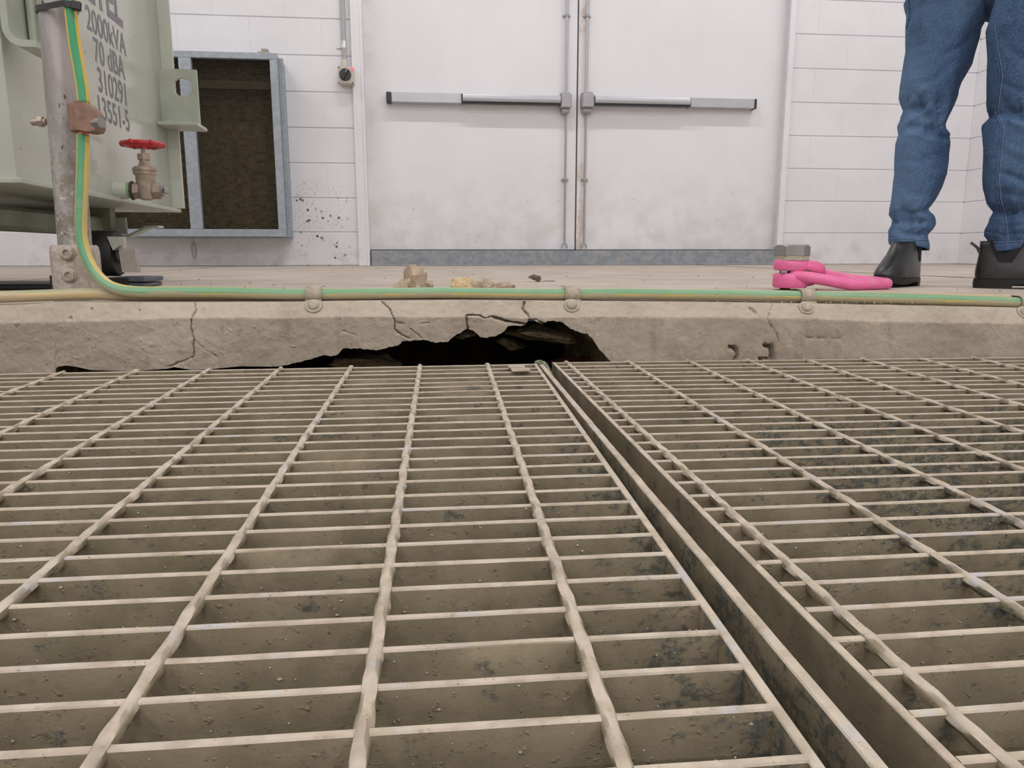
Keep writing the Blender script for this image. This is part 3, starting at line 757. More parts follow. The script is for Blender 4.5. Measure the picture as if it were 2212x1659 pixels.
# ---------------------------------------------------------------- double doors
YLF = 4.70                                     # face of the leaves
def DX(px, py, Y=YLF): return PY(px, py, Y).x
z_bot = PY(1240, 541, YLF).z
jl_in, jr_in = DX(789, 250, YF), DX(1697, 250, YF)
fr = MB()
for a, b in ((DXL, jl_in), (jr_in+.012, DXR)):
    fr.box2((a, YF, 0), (b, YF+.05, DTOP), .003); 
fr.box2((DXL, YF, DTOP-.06), (DXR, YF+.05, DTOP), .003)
fr.box2((DXL+.004, YF+.05, 0), (jl_in-.004, YLF+.06, DTOP)); fr.box2((jr_in+.018, YF+.05, 0), (DXR-.004, YLF+.06, DTOP))
fr.box2((DXL, YF-.004, 0), (DXL+.018, YF+.01, DTOP), .002); fr.box2((DXL+.05, YF-.004, 0), (jl_in, YF+.01, DTOP), .002)
fr.box2((DXR-.035, YF-.004, 0), (DXR, YF+.01, DTOP), .002)
tag(fr.build('trim_1', WALL), kind='structure')
mid = (DX(1245, 270)+DX(1246.5, 270))/2+.002
ll0, lr1 = jl_in-.012, jr_in+.03
sill = MB(); zs = PY(1240, 541, YF).z
sill.box2((jl_in+.006, YF+.002, 0), (jr_in+.006, YF+.07, zs), .004); sill.box2((jl_in+.006, YF-.006, 0), (jr_in+.006, YF+.004, .008), .002)
tag(sill.build('trim_2', SILLM), kind='structure')
ZT = DTOP-.05
D = []
for n_, (a, b) in enumerate(((ll0, mid-.0045), (mid+.0045, lr1))):
    mb = MB(); mb.box2((a, YLF, z_bot+.004), (b, YLF+.045, ZT), .0025)
    D.append(tag(mb.build('door_%d' % (n_+1), DOOR), kind='structure'))
CHIP = NT('chipped door edge'); _f = CHIP.ramp(CHIP.noise(7, 7, .7, (1, 1, .6)), .5, .56)
_z = CHIP.sep(CHIP.pos.outputs['Position'])[2]; _f = CHIP.math('MULTIPLY', _f, CHIP.math('MAXIMUM', CHIP.ramp(_z, .75, .55), CHIP.ramp(_z, 1.35, 1.42)))
CHIP = CHIP.done(CHIP.mix(_f, lin((234, 230, 230)), lin((216, 203, 194))), .5)
MB().box2((mid+.005, YLF-.0025, z_bot+.004), (DX(1267.5, 270)-.012, YLF+.001, ZT), .0008).build('edge_strip', CHIP, D[1])
MB().box2((mid-.05, YLF+.047, z_bot), (mid+.05, YLF+.05, ZT)).build('meeting_gap_shade', DARKG, D[0])  # dark strip behind the leaves, shade of the gap put into its colour
for side, d, edge in ((0, D[0], None), (1, D[1], None)):
    sg = 1 if side == 0 else -1          # direction towards the meeting edge
    Yb = YLF-.075
    if side == 0:
        e0, e1, e2, c0_, c1_ = DX(834, 211, Yb), DX(845, 211, Yb), DX(998, 211, Yb), DX(1212, 214, Yb), DX(1235, 215, Yb); zc_ = PY(1000, 212, Yb).z
        rodx = DX(1222, 270, YLF-.02)
    else:
        e0, e1, e2, c0_, c1_ = DX(1637, 224, Yb), DX(1632, 224, Yb), DX(1492, 222, Yb), DX(1284, 216, Yb), DX(1258, 216, Yb); zc_ = PY(1490, 220.5, Yb).z
        rodx = DX(1265, 270, YLF-.02)
    bar = empty('panic_bar', ((e0+c1_)/2, YLF, zc_)); adopt(bar, d)
    zt, zb_ = zc_+.029, zc_-.029
    MB().box2((e1, Yb+.012, zb_+.002), (e2, YLF, zt), .003).build('end_cover', ALU if side == 0 else ALU2, bar)
    MB().box2((e0, Yb+.010, zb_), (e1, YLF, zt+.001), .004).build('end_cap', DARKG, bar)
    MB().box2((min(e2, c0_), Yb+.024, zb_+.004), (max(e2, c0_), YLF, zt-.004), .002).build('rail', ALU2, bar)
    mb = MB(); pts = [(-.006, -.020), (-.012, -.012), (-.013, .01), (-.006, .021), (.02, .023), (.02, -.021)]
    a_, b_ = min(e2, c0_)+.004, max(e2, c0_)-.004
    mb.prism([Vector((a_, Yb+y_, zc_+z_+.003)) for y_, z_ in pts], (b_-a_, 0, 0)).build('push_pad', ALU, bar, 50)
    mb = MB(); mb.prism([Vector((a_, Yb+y_, zc_+z_)) for y_, z_ in [(-.006, -.019), (-.002, -.027), (.03, -.028), (.03, -.019)]], (b_-a_, 0, 0)).build('rubber_edge', DARKG, bar)
    x0 = (e2 if True else 0)
    MB().box2((e2-.004, Yb+.002, zb_+.003), (e2+.004, YLF, zt-.002), .001).build('joint_band', DARKG, bar)
    xa_, xb_ = min(c0_, c1_), max(c0_, c1_)
    mb = MB(); mb.box2((xa_, Yb-.006, zc_-.042), (xb_, YLF, zc_+.036), .006); mb.box2((xa_+.006, Yb+.016, zc_-.07), (xb_-.006, YLF, zc_-.04), .008); mb.box2((xa_+.003, Yb+.02, zc_+.034), (xb_-.003, YLF, zc_+.052), .006)
    mb.build('lock_case', CASEM, bar)
    # vertical latch rods in three guides
    yr = YLF-.022
    MB().cyl((rodx, yr, zc_+.05), (rodx, yr, 2.2), .0095, None, 12).build('upper_rod', ALU2, d, 40)
    MB().cyl((rodx, yr, zc_-.06), (rodx, yr, z_bot+.05), .0065, None, 12).build('lower_rod', SPRINGS, d, 40)
    for zg in (PY(1225, 33, YLF-.02).z, PY(1220, 388, YLF-.02).z):
        MB().box((rodx, YLF-.005, zg), (.048, .01, .012), .003).cyl((rodx, yr, zg-.008), (rodx, yr, zg+.008), .0135, None, 16, .002).build('rod_guide', SPRINGS, d, 40)
    lp = [Vector((rodx+.016*math.cos(a), yr, z_bot+.02+.024*math.sin(a))) for a in [math.radians(v) for v in range(-20, 201, 20)]]
    MB().tube(lp, .0045, 8).build('floor_latch', SPRINGS, d, 60)
# ---------------------------------------------------------------- wall vent
YV = YW-.20
V_ = empty('wall_vent', (PY(500, 510, YV).x, YW, PY(500, 510, YV).z), 'grey galvanised wall vent with brown filter behind wire mesh, left of the doors', 'vent')
vx1 = PY(608, 320, YV).x; vz0 = PY(600, 511.5, YV).z; vz1 = PY(500, 112, YV).z
mx0, mx1 = PY(397, 300, YV).x, PY(424, 300, YV).x; ox1 = PY(591, 300, YV).x
zb1 = PY(500, 495, YV).z; zt1 = PY(500, 126, YV).z
vx0 = mx0-(ox1-mx1)-.05
mb = MB()
mb.box2((mx0, YV, zb1), (mx1, YV+.03, zt1), .002).build('mullion', GALV, V_)
MB().box2((vx0, YV, vz0), (vx1, YV+.03, zb1), .002).build('bottom_rail', GALV, V_)
MB().box2((vx0, YV, zt1), (vx1, YV+.03, vz1), .002).build('top_rail', GALV, V_)
MB().box2((ox1, YV, zb1), (vx1, YV+.03, zt1), .002).build('right_stile', GALV, V_)
MB().box2((vx0, YV, zb1), (vx0+.05, YV+.03, zt1), .002).build('left_stile', GALV, V_)
MB().box2((vx0, YV+.06, vz0-.005), (vx1-.004, YW+.0, vz0)).box2((vx1-.016, YV+.03, vz0), (vx1-.004, YW, vz1-.01), .001).box2((vx0, YV+.03, vz1-.012), (vx1-.004, YW, vz1-.004)).box2((vx0, YV+.03, vz0), (vx0+.01, YW, vz1)).build('casing', GALV, V_)
MB().box2((vx1-.004, YV+.055, vz0), (vx1+.022, YV+.075, vz1-.012), .002).box2((vx1-.008, YW-.06, vz0-.004), (vx1+.006, YW, vz1-.015), .002).build('side_flange', GALV, V_)
MB().box2((vx0+.01, YW-.05, vz0+.002), (vx1-.016, YW-.02, vz1-.012)).build('filter_pad', FILTER, V_)
MB().box2((mx1, YV+.05, zt1-.15), (ox1, YV+.09, zt1-.105), .004).build('filter_bar', simple('brown cross bar', (92, 80, 62), .8), V_)
def wires():
    V, Fc = [], []
    def q(a, b, c, d):
        i = len(V); V.extend((a, b, c, d)); Fc.append((i, i+1, i+2, i+3))
    def wire(x0, x1, z0, z1, y):
        i = len(V)
        for (x, yy, z) in ((x0, y, z0), (x1, y, z0), (x1, y, z1), (x0, y, z1), (x0, y+.0016, z0), (x1, y+.0016, z0), (x1, y+.0016, z1), (x0, y+.0016, z1)): V.append((x, yy, z))
        for f in ((0, 1, 2, 3), (4, 7, 6, 5), (0, 4, 5, 1), (1, 5, 6, 2), (2, 6, 7, 3), (3, 7, 4, 0)): Fc.append(tuple(i+k for k in f))
    y = YV+.026; h = .0010
    z = zb1
    while z < zt1: wire(vx0+.05, ox1, z-h, z+h, y); z += .0125
    x = vx0+.05
    while x < ox1: wire(x-h, x+h, zb1, zt1, y+.0016); x += .0125
    me = bpy.data.meshes.new('wire_mesh'); me.from_pydata(V, [], Fc); me.update(); return me
tag(link('wire_mesh', wires(), simple('dark wire', (40, 38, 34), .6, .3, .2, 40, 0), V_), kind='stuff')
cp = PY(571, 104, YV+.06)
MB().box2((cp.x-.03, YV+.02, vz1-.003), (cp.x+.034, YV+.075, vz1+.012), .003).box2((cp.x-.012, YV+.03, vz1+.01), (cp.x+.024, YV+.065, vz1+.03), .003).build('top_clip', CAST, V_)
# oval scuff loop below the vent
lo = [PY(419, 541, YW-.004)+Vector((.011*math.cos(a), 0, .047*math.sin(a))) for a in [2*math.pi*k/24 for k in range(25)]]
tag(MB().tube(lo, .0028, 6, False).build('wall_ring', simple('painted ring', (206, 200, 196), .6), None, 60), 'thin oval white ring lying against the block wall under the vent', 'ring')
# ---------------------------------------------------------------- isolator switch and conduit
b0, b1 = PY(729, 143, YW-.07), PY(766, 181, YW-.07)
S_ = empty('isolator_switch', ((b0.x+b1.x)/2, YW, (b0.z+b1.z)/2), 'small square grey isolator switch with round black knob and red light beside the door frame', 'switch')
MB().box2((b0.x, YW-.07, b1.z), (b1.x-.002, YW-.02, b0.z), .005, 2).box2((b0.x+.008, YW-.025, b1.z-.004), (b1.x-.01, YW, b0.z-.006), .006).build('box', BOXM, S_)
kc = PY(745.5, 161, YW-.075)
MB().loft([(kc+Vector((0, .006, 0)), .0335), (kc+Vector((0, -.004, 0)), .0335), (kc+Vector((0, -.010, 0)), .030)], 32).build('knob', DARKG, S_, 40)
MB().box(kc+Vector((0, -.014, 0)), (.016, .014, .058), .003, Euler((0, math.radians(28), 0)).to_matrix()).build('knob_grip', simple('charcoal grip', (48, 50, 56), .4), S_)
MB().box(kc+Vector((.009, -.0215, .018)), (.004, .002, .018), .0005, Euler((0, math.radians(28), 0)).to_matrix()).build('pointer_mark', simple('pale mark', (190, 190, 190), .5), S_)
LEDM = NT('red indicator'); LEDM.b.inputs['Emission Color'].default_value = (1, .12, .16, 1); LEDM.b.inputs['Emission Strength'].default_value = 1.4; LEDM.done(lin((240, 70, 90)), .3); LEDM = LEDM.m
lc = PY(760.5, 148.5, YW-.072); MB().cyl(lc+Vector((0, .006, 0)), lc+Vector((0, -.004, 0)), .0078, None, 16, .0015).build('indicator', LEDM, S_, 40)
for sx, sy in ((729+3, 143+2), (766-4, 182-3), (729+3, 182-3)):
    p = PY(sx, sy, YW-.071); MB().cyl(p, p+Vector((0, -.003, 0)), .004, None, 10).build('corner_screw', DARKG, S_)
cx0 = PY(744.5, 139, YW-.03).x; zt_ = PY(744.5, 143, YW-.03).z
mb = MB(); mb.loft([(Vector((cx0, YW-.035, zt_-.006)), .019), (Vector((cx0, YW-.035, zt_+.012)), .018), (Vector((cx0, YW-.035, zt_+.035)), .0135)], 20).build('conduit_gland', BOXM, S_, 50)
C_ = empty('conduit', (cx0, YW, zt_+.03), 'grey plastic conduit running up the wall above the isolator switch', 'conduit')
MB().cyl((cx0, YW-.022, zt_+.03), (cx0-.002, YW-.022, ZC), .0135, None, 20).build('pipe', CONDM, C_, 40)
zk = PY(744, 96, YW-.02).z
MB().cyl((cx0, YW-.022, zk-.022), (cx0, YW-.022, zk+.018), .0155, None, 20, .001).box((cx0-.028, YW-.004, zk-.012), (.034, .008, .014), .001).build('saddle', simple('bright saddle', (226, 226, 226), .25, .5), C_, 40)

# ---------------------------------------------------------------- transformer
YN = 1.42
n0 = PY(52, 397, YN); zb = n0.z; f0 = PZ(390, 459, zb)
T = empty('transformer', (n0.x-.4, 1.9, 0), 'sage green transformer tank on a wheeled underframe, left of the picture', 'transformer')
side = (f0-n0); side.z = 0; L_ = side.length; su = side.normalized(); sn = Vector((su.y, -su.x, 0))   # outward (towards +x)
bk = -sn
ZTOP = 1.75; DEP = 1.05
def TP(s, o, z): return n0+su*s+sn*o+Vector((0, 0, z-zb))     # along side, outward offset, height
def tbox(mb, s0, s1, o0, o1, z0, z1, bev=0):
    b = bmesh.new(); bmesh.ops.create_cube(b, size=1)
    bmesh.ops.scale(b, vec=(abs(s1-s0), abs(o1-o0), abs(z1-z0)), verts=b.verts)
    if bev: bmesh.ops.bevel(b, geom=b.edges[:], offset=bev, segments=2, affect='EDGES', profile=.5)
    M_ = Matrix((su, sn, Vector((0, 0, 1)))).transposed().to_4x4(); M_.translation = TP((s0+s1)/2, (o0+o1)/2, (z0+z1)/2)
    bmesh.ops.transform(b, matrix=M_, verts=b.verts); mb._add(b); return mb
PL = 0.010
tbox(MB(), .004, L_-.03, -DEP, -.012, zb+PL, ZTOP, .004).build('tank', TANK, T, 40)
tbox(MB(), -.012, L_+.004, -DEP-.01, .002, zb, zb+PL, .002).build('base_plate', SAGE, T)
tbox(MB(), L_-.034, L_-.026, -.06, .021, zb+PL, ZTOP, .001).build('corner_flange', TANK, T)
tbox(MB(), -.02, L_, -DEP-.02, .03, ZTOP, ZTOP+.02, .003).build('lid', TANK, T)
# jacking lug at the far corner: plate with a hole over a foot plate
def side_hit(px, py, o=-.012): return PP(px, py, TP(0, o, zb), sn)
def on_front(px, py, s): return PP(px, py, TP(s, 0, zb), su)
sL = L_-.07
def lc2(px, py):
    q = on_front(px, py, sL); return ((q-TP(sL, 0, zb)).dot(sn), q.z)
o_a, z_a = lc2(352, 148); o_b, z_b2 = lc2(432, 270); oh, zh = lc2(394, 188); rh = abs(lc2(414, 188)[0]-oh)
mb = MB(); bm = mb.bm
NH = 32; inner = [(oh+rh*math.cos(2*math.pi*k/NH), zh+rh*math.sin(2*math.pi*k/NH)) for k in range(NH)]
def outer_pt(a):
    dx, dz = math.cos(a), math.sin(a); t = 1e9
    for lim, v, o_ in ((o_b, dx, oh), (-.02, dx, oh)):
        if abs(v) > 1e-6 and (lim-o_)/v > 0: t = min(t, (lim-o_)/v)
    for lim, v, o_ in ((z_a, dz, zh), (z_b2, dz, zh)):
        if abs(v) > 1e-6 and (lim-o_)/v > 0: t = min(t, (lim-o_)/v)
    return (oh+dx*t, zh+dz*t)
angs = sorted([2*math.pi*k/NH for k in range(NH)]+[math.atan2(z-zh, o-oh) % (2*math.pi) for o, z in ((o_b, z_a-.0001), (o_b, z_b2), (-.02, z_a), (-.02, z_b2))])
lay = []
for s_ in (sL, sL+.012):
    lay.append(([bm.verts.new(TP(s_, oh+rh*math.cos(a), zh+rh*math.sin(a))) for a in angs], [bm.verts.new(TP(s_, *outer_pt(a))) for a in angs]))
n = len(angs)
for k in range(n):
    j = (k+1) % n
    for li in (0, 1): bm.faces.new((lay[li][0][k], lay[li][0][j], lay[li][1][j], lay[li][1][k]))
    for w_ in (0, 1): bm.faces.new((lay[0][w_][k], lay[0][w_][j], lay[1][w_][j], lay[1][w_][k]))
lug = empty('jacking_lug', TP(sL, .03, z_b2)); adopt(lug, T)
mb.build('lug_plate', SAGE, lug)
tbox(MB(), sL-.05, sL+.06, -.012, o_b+.006, z_b2-.010, z_b2, .002).build('foot_plate', SAGE, lug)
tbox(MB(), sL+.012, sL+.055, -.012, .004, z_b2, z_a, .001).build('lug_web', SAGE, lug)
# near lug: bent plate pocket at the near corner
lug = empty('jacking_lug', TP(.03, .05, .5)); adopt(lug, T)
sN = -.01
def lcn(px, py):
    q = on_front(px, py, sN); return ((q-TP(sN, 0, zb)).dot(sn), q.z)
oL, _z = lcn(22, 60); oR, zB = lcn(98, 112); oI, zI = lcn(33, 104)
prof = [(oL, zB+.55), (oL, zB+.032)]+[(oL+.03-.03*math.cos(a), zB+.03-.03*math.sin(a)) for a in [math.radians(v) for v in (15, 35, 55, 75, 90)]]+[(oR, zB)]
t = .011
inn = [(oL+t, zB+.55), (oL+t, zB+.032)]+[(oL+.03-(.03-t)*math.cos(a), zB+.03-(.03-t)*math.sin(a)) for a in [math.radians(v) for v in (15, 35, 55, 75, 90)]]+[(oR, zB+t)]
poly = [TP(sN-.03, o, z) for o, z in prof]+[TP(sN-.03, o, z) for o, z in inn[::-1]]
MB().prism(poly, su*.09).build('bent_plate', SAGE, lug, 40)
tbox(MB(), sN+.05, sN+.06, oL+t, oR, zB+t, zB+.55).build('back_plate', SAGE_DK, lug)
tbox(MB(), sN+.03, sN+.052, lcn(40, 50)[0], lcn(56, 50)[0], lcn(50, 92)[1], zB+.55, .004).build('weld_rib', SAGE, lug)
# stencilled lettering
def text_line(s, lt, lb, rb, heavy=0.0):
    cu = bpy.data.curves.new('t', 'FONT'); cu.body = s; cu.size = 1; cu.offset = heavy; cu.resolution_u = 6
    o = bpy.data.objects.new('t', cu); COL.objects.link(o); bpy.context.view_layer.update()
    me = bpy.data.meshes.new_from_object(o.evaluated_get(bpy.context.evaluated_depsgraph_get())); bpy.data.objects.remove(o, do_unlink=True)
    xs = [v.co.x for v in me.vertices]; ys = [v.co.y for v in me.vertices]
    a, b, c = side_hit(*lt), side_hit(*lb), side_hit(*rb)
    y0, y1 = 0, max(ys)
    zb0, zt0 = b.z, a.z; c.z = b.z
    for v in me.vertices:
        uu = (v.co.x-min(xs))/(max(xs)-min(xs)); vv = (v.co.y-y0)/(y1-y0)
        v.co = b.lerp(c, uu)+Vector((0, 0, vv*(zt0-zb0)))+sn*.0006
    return link('lettering', me, TEXT, T)
text_line('2000kVA', (185.4, 9.0), (187.6, 60), (273, 115.7), .012)
text_line('70 dBA', (199.2, 77), (205, 131), (270, 166), .012)
text_line('310291', (211, 144), (213.6, 196.4), (273.6, 222.4), .012)
text_line('13551-5', (212, 205), (215, 255), (280.5, 279.5), .012)
text_line('ETEL', (184, -95), (187, -6), (265.5, 54), .03)
# drain valve
vb = side_hit(265, 417); YVv = None
vo = .058
def VP(px, py, o=vo): return PP(px, py, TP(0, o, zb), sn)
vc = VP(316, 405); 
def vs(px): return abs((VP(316+px, 405)-vc).length)
ml = (VP(317, 405)-VP(316, 405)).length
# the valve lies across: its pipe comes out of the tank along sn
pd = sn
va = empty('drain_valve', vc-pd*.08); adopt(va, T)
dpt = (vc-CP).dot(FW); mm = dpt/F          # metres per pixel at the valve
vcz = PY(316, 412, vc.y).z
ax = Vector((vc.x, vc.y, vcz))
MB().cyl(ax-pd*.09, ax-pd*37*mm, 18*mm, None, 24).build('pipe_boss', TANK, va, 40)
MB().cyl(ax-pd*38*mm, ax-pd*30*mm, 16*mm, None, 24).build('pipe_stub', GREENM, va, 40)
MB().loft([(ax-pd*31*mm, 20*mm), (ax-pd*26*mm, 20*mm)], 8).build('dark_nut', simple('oxidised nut', (74, 62, 50), .6), va, 30)
MB().loft([(ax-pd*25*mm, 18*mm), (ax-pd*13*mm, 18*mm)], 6, True, .3).build('inlet_hex', BRASS, va, 30)
mb = MB(); mb.loft([(ax-pd*14*mm, 15*mm), (ax-pd*8*mm, 13*mm), (ax, 14*mm), (ax+pd*10*mm, 14*mm), (ax+pd*18*mm, 17*mm)], 24)
up_ = Vector((0, 0, 1))
mb.loft([(ax-up_*20*mm, 10*mm), (ax-up_*17*mm, 16*mm), (ax-up_*6*mm, 18.5*mm), (ax+up_*10*mm, 19*mm), (ax+up_*30*mm, 20*mm), (ax+up_*34*mm, 22*mm)], 28)
mb.build('valve_body', BRASS, va, 50)
MB().loft([(ax+pd*17*mm, 19*mm), (ax+pd*31*mm, 19*mm)], 6, True, .2).build('outlet_hex', BRASS, va, 30)
MB().loft([(ax+pd*31*mm, 13*mm), (ax+pd*34*mm, 13*mm)], 20).box(ax+pd*40*mm, (11*mm, 11*mm, 11*mm), .0015, Euler((0, .3, .5)).to_matrix()).build('outlet_plug', HEX, va, 30)
bz = ax+up_*34*mm
MB().loft([(bz, 24*mm), (bz+up_*5*mm, 24.5*mm), (bz+up_*5.5*mm, 22.5*mm), (bz+up_*7*mm, 22.5*mm), (bz+up_*7.5*mm, 25*mm), (bz+up_*12*mm, 25*mm), (bz+up_*16*mm, 20*mm)], 32).build('bonnet_ring', BRASS, va, 30)
MB().loft([(bz+up_*15*mm, 14*mm), (bz+up_*23*mm, 13*mm)], 6, True, .4).build('bonnet_hex', BRASS, va, 30)
MB().cyl(bz+up_*22*mm, bz+up_*32*mm, 9.5*mm, None, 18).build('neck', BRASS, va, 40)
MB().loft([(bz+up_*30*mm, 13.5*mm), (bz+up_*41*mm, 13.5*mm), (bz+up_*43*mm, 11*mm)], 6, True, .2).build('gland_nut', BRASS, va, 30)
MB().cyl(bz+up_*42*mm, bz+up_*64*mm, 4.4*mm, None, 14).build('stem', BRASS, va, 40)
wc = bz+up_*62*mm; R1 = 36*mm
mb = MB(); ringp = []; nn_ = 72
for k in range(nn_+1):
    a = 2*math.pi*k/nn_; ringp.append(wc+Vector((R1*math.cos(a), R1*math.sin(a), 0)))
mb.tube(ringp, 5.6*mm, 10, False)
for k in range(6):
    a = 2*math.pi*k/6+.26; e = wc+Vector((R1*1.06*math.cos(a), R1*1.06*math.sin(a), 0)); mb.sphere(e, 7.4*mm, 2, (1, 1, .95))
for k in range(3):
    a = 2*math.pi*k/3+.3; mb.tube([wc-up_*3*mm, wc+Vector((R1*math.cos(a), R1*math.sin(a), 0))], 4*mm, 8)
mb.loft([(wc-up_*8*mm, 8*mm), (wc+up_*3*mm, 9*mm)], 16); mb.build('hand_wheel', REDM, va, 60)
# underframe: channel, wheel fork, wheel, pads
s_end = 0
zc0, zc1 = zb-.118, zb-.03
chs = PX(262, 490, TP(0, -.16, 0).x)
s_end = (chs-n0).dot(su); zlow = PX(262, 509, TP(0, -.16, 0).x).z; zhi = PX(262, 472, TP(0, -.16, 0).x).z
mb = MB(); tbox(mb, -.03, s_end, -.16, -.152, zlow, zhi); tbox(mb, -.03, s_end, -.22, -.152, zlow, zlow+.008); tbox(mb, -.03, s_end, -.22, -.152, zhi-.008, zhi)
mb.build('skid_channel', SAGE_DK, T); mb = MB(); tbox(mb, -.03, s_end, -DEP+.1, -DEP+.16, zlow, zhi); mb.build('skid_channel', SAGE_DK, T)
tbox(MB(), s_end-.004, s_end+.006, -.19, -.11, zlow+.005, zhi+.002).build('end_plate', SAGE, T)
q0 = TP(s_end-.03, -.1, zlow); mb = MB()
mb.prism([TP(s_end-.02, -.16, zlow), TP(s_end-.02, -.10, zlow+.004), TP(s_end-.02, -.055, zlow+.026), TP(s_end-.02, -.02, zlow+.028), TP(s_end-.02, -.02, zlow+.022), TP(s_end-.02, -.055, zlow+.019), TP(s_end-.02, -.10, zlow-.004), TP(s_end-.02, -.16, zlow-.006)], su*.05).build('tow_tongue', SAGE, T)
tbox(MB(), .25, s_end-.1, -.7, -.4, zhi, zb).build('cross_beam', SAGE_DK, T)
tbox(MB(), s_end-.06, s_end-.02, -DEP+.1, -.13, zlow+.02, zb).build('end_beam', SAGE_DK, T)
wy = PZ(270, 612, .0); s_w = 0
WX = PY(225, 560, 1.84)
whl = empty('wheel', (WX.x, 1.84, .03)); adopt(whl, T)
rw = .5*(zlow-.022)
wcn = Vector((WX.x, 1.84, .0255+rw))
MB().loft([(wcn+Vector((-.045, 0, 0)), rw*.94), (wcn+Vector((-.04, 0, 0)), rw), (wcn+Vector((.03, 0, 0)), rw), (wcn+Vector((.035, 0, 0)), rw*.94)], 40).build('tyre', BLACK, whl, 40)
MB().cyl(wcn+Vector((.03, 0, 0)), wcn+Vector((.05, 0, 0)), .022, None, 20, .003).build('hub', simple('worn hub', (140, 136, 126), .5, .2), whl, 40)
bx0, bx1 = PY(258, 560, 1.80).x, PY(296, 560, 1.80).x
MB().prism([PY(x_, y_, 1.80) for x_, y_ in ((251, 513), (262, 513), (268, 537), (291, 539), (297, 588), (264, 588))], (0, .02, 0)).build('wheel_bracket', simple('grey white bracket', (176, 168, 160), .6), T)
MB().prism([PY(x_, y_, 1.79) for x_, y_ in ((231, 511), (257, 511), (259, 530), (244, 541), (238, 528))], (0, .04, 0)).build('fork_cheek', SAGE, T)
for i, (xa_, xb_, Yp, zz, lab) in enumerate(((228, 313, 1.80, .024, 'grey and black layered vibration pad under the transformer wheel'), (106, 150, 1.60, .036, 'black layered rubber pad behind the foot of the galvanised post'))):
    a, b = PY(xa_, 600, Yp).x, PY(xb_, 600, Yp).x
    pd_ = empty('vibration_pad', ((a+b)/2, Yp+.06, 0), lab, 'pad', 'pads under the transformer')
    split = (b-.036) if i == 0 else b
    MB().box2((a, Yp, .001), (b-.004, Yp+.12, zz*.45), .002).build('lower_layer', IRON if i == 0 else BLACK, pd_)
    MB().box2((a+.004, Yp, zz*.55), (b, Yp+.12, zz), .002).build('upper_layer', IRON if i == 0 else BLACK, pd_)
    MB().box2((a+.002, Yp-.002, zz*.1), (b-.036 if i == 0 else b-.01, Yp+.1, zz*.95)).build('rubber_core', BLACK, pd_)
MB().box2((-1.9, 1.72, .001), (PY(104, 618, 1.72).x, 1.76, .012), .002).build('black_floor_strip', BLACK, T)  # thin black strip along the floor, left of the pads
# back wheels of the underframe
for yy, oo in ((1.62, -.62), (2.1, -.62)):
    MB().cyl(Vector((n0.x+oo-.04, yy, .022+rw)), Vector((n0.x+oo+.03, yy, .022+rw)), rw, None, 32, .004).build('tyre', BLACK, T, 40)

# ---------------------------------------------------------------- rubble on the slab
def px_rock(name, x0, x1, ytop, ybot, Y, depth, seed, mat, label, rot=(0, 0, 0), pl=12, rough=.07, zoff=0.0, sub=4, cat='rock'):
    a, b = PY(x0, ybot, Y), PY(x1, ybot, Y); h = PY(x0, ytop, Y).z-zoff
    o = rock(name, ((a.x+b.x)/2, Y, zoff), (b.x-a.x, depth, h), seed, mat, rot, pl, rough, None, sub)
    return tag(o, label, cat, 'rubble behind the cable')
px_rock('concrete_chunk', 868, 925, 568, 627, 1.34, .048, 31, ROCKM, 'largest grey chunk of broken concrete standing behind the cable', (0, .12, .3), 16)
px_rock('concrete_chunk', 849, 884, 599, 628, 1.325, .03, 32, ROCKM, 'low rounded grey chunk leaning on the left of the largest chunk')
px_rock('concrete_chunk', 902, 936, 600, 625, 1.36, .03, 33, ROCKM, 'pointed grey chunk at the right foot of the largest chunk', (0, .2, .2))
px_rock('concrete_chunk', 970, 1031, 596, 628, 1.33, .042, 34, ROCKT, 'tan yellowish chunk of concrete behind the cable', (0, 0, .2), 15, .09)
px_rock('concrete_chunk', 1020, 1046, 603, 627, 1.36, .028, 35, ROCKM, 'small round grey chunk tucked right behind the tan chunk')
px_rock('concrete_chunk', 1040, 1068, 592, 626, 1.335, .026, 37, ROCKM, 'upright jagged grey chunk between the tan chunk and the flat chip', (0, -.25, .3), 11, .1)
px_rock('concrete_chunk', 1056, 1113, 605, 627, 1.345, .036, 38, ROCKM, 'flat pale concrete chip lying low, right of the upright chunk', (0, .12, .1), 8, .05)
px_rock('concrete_chunk', 1139, 1172, 591, 609, 2.03, .03, 39, simple('dark debris', (128, 112, 98), .9, 0, .2, 80, .5, .002), 'small dark pointed bit of debris far from the cable', (0, 0, .4), 9, .16)
q = PZ(1172, 608, .002); tag(MB().tube([q, q+Vector((.016, .004, .0015)), q+Vector((.034, -.003, .0005))], .0012, 6).build('twig', simple('twig', (120, 104, 90), .9)), 'thin dry twig on the floor beside the dark debris', 'twig')
rnd = random.Random(5); V, Fc = [], []
for _ in range(170):
    px, py = rnd.uniform(320, 2200), 577+rnd.random()**1.3*52
    p = PZ(px, py, .0005); r = rnd.choice((.001, .0015, .002, .003))*(1 if rnd.random() < .92 else 1.8); i = len(V)
    for d in ((1, 0, 0), (-1, 0, 0), (0, 1, 0), (0, -1, 0), (0, 0, .9), (0, 0, -.3)): V.append(tuple(p+Vector(d)*r*rnd.uniform(.6, 1.2)))
    for a, b, c_ in ((0, 2, 4), (2, 1, 4), (1, 3, 4), (3, 0, 4), (2, 0, 5), (1, 2, 5), (3, 1, 5), (0, 3, 5)): Fc.append((i+a, i+b, i+c_))
me = bpy.data.meshes.new('floor_grit'); me.from_pydata(V, [], Fc); me.update()
tag(link('floor_grit', me, simple('dark grit', (132, 118, 104), .9, 0, .3, 300, 0)), 'scattered specks of grit across the upper concrete floor', 'grit', None, 'stuff')

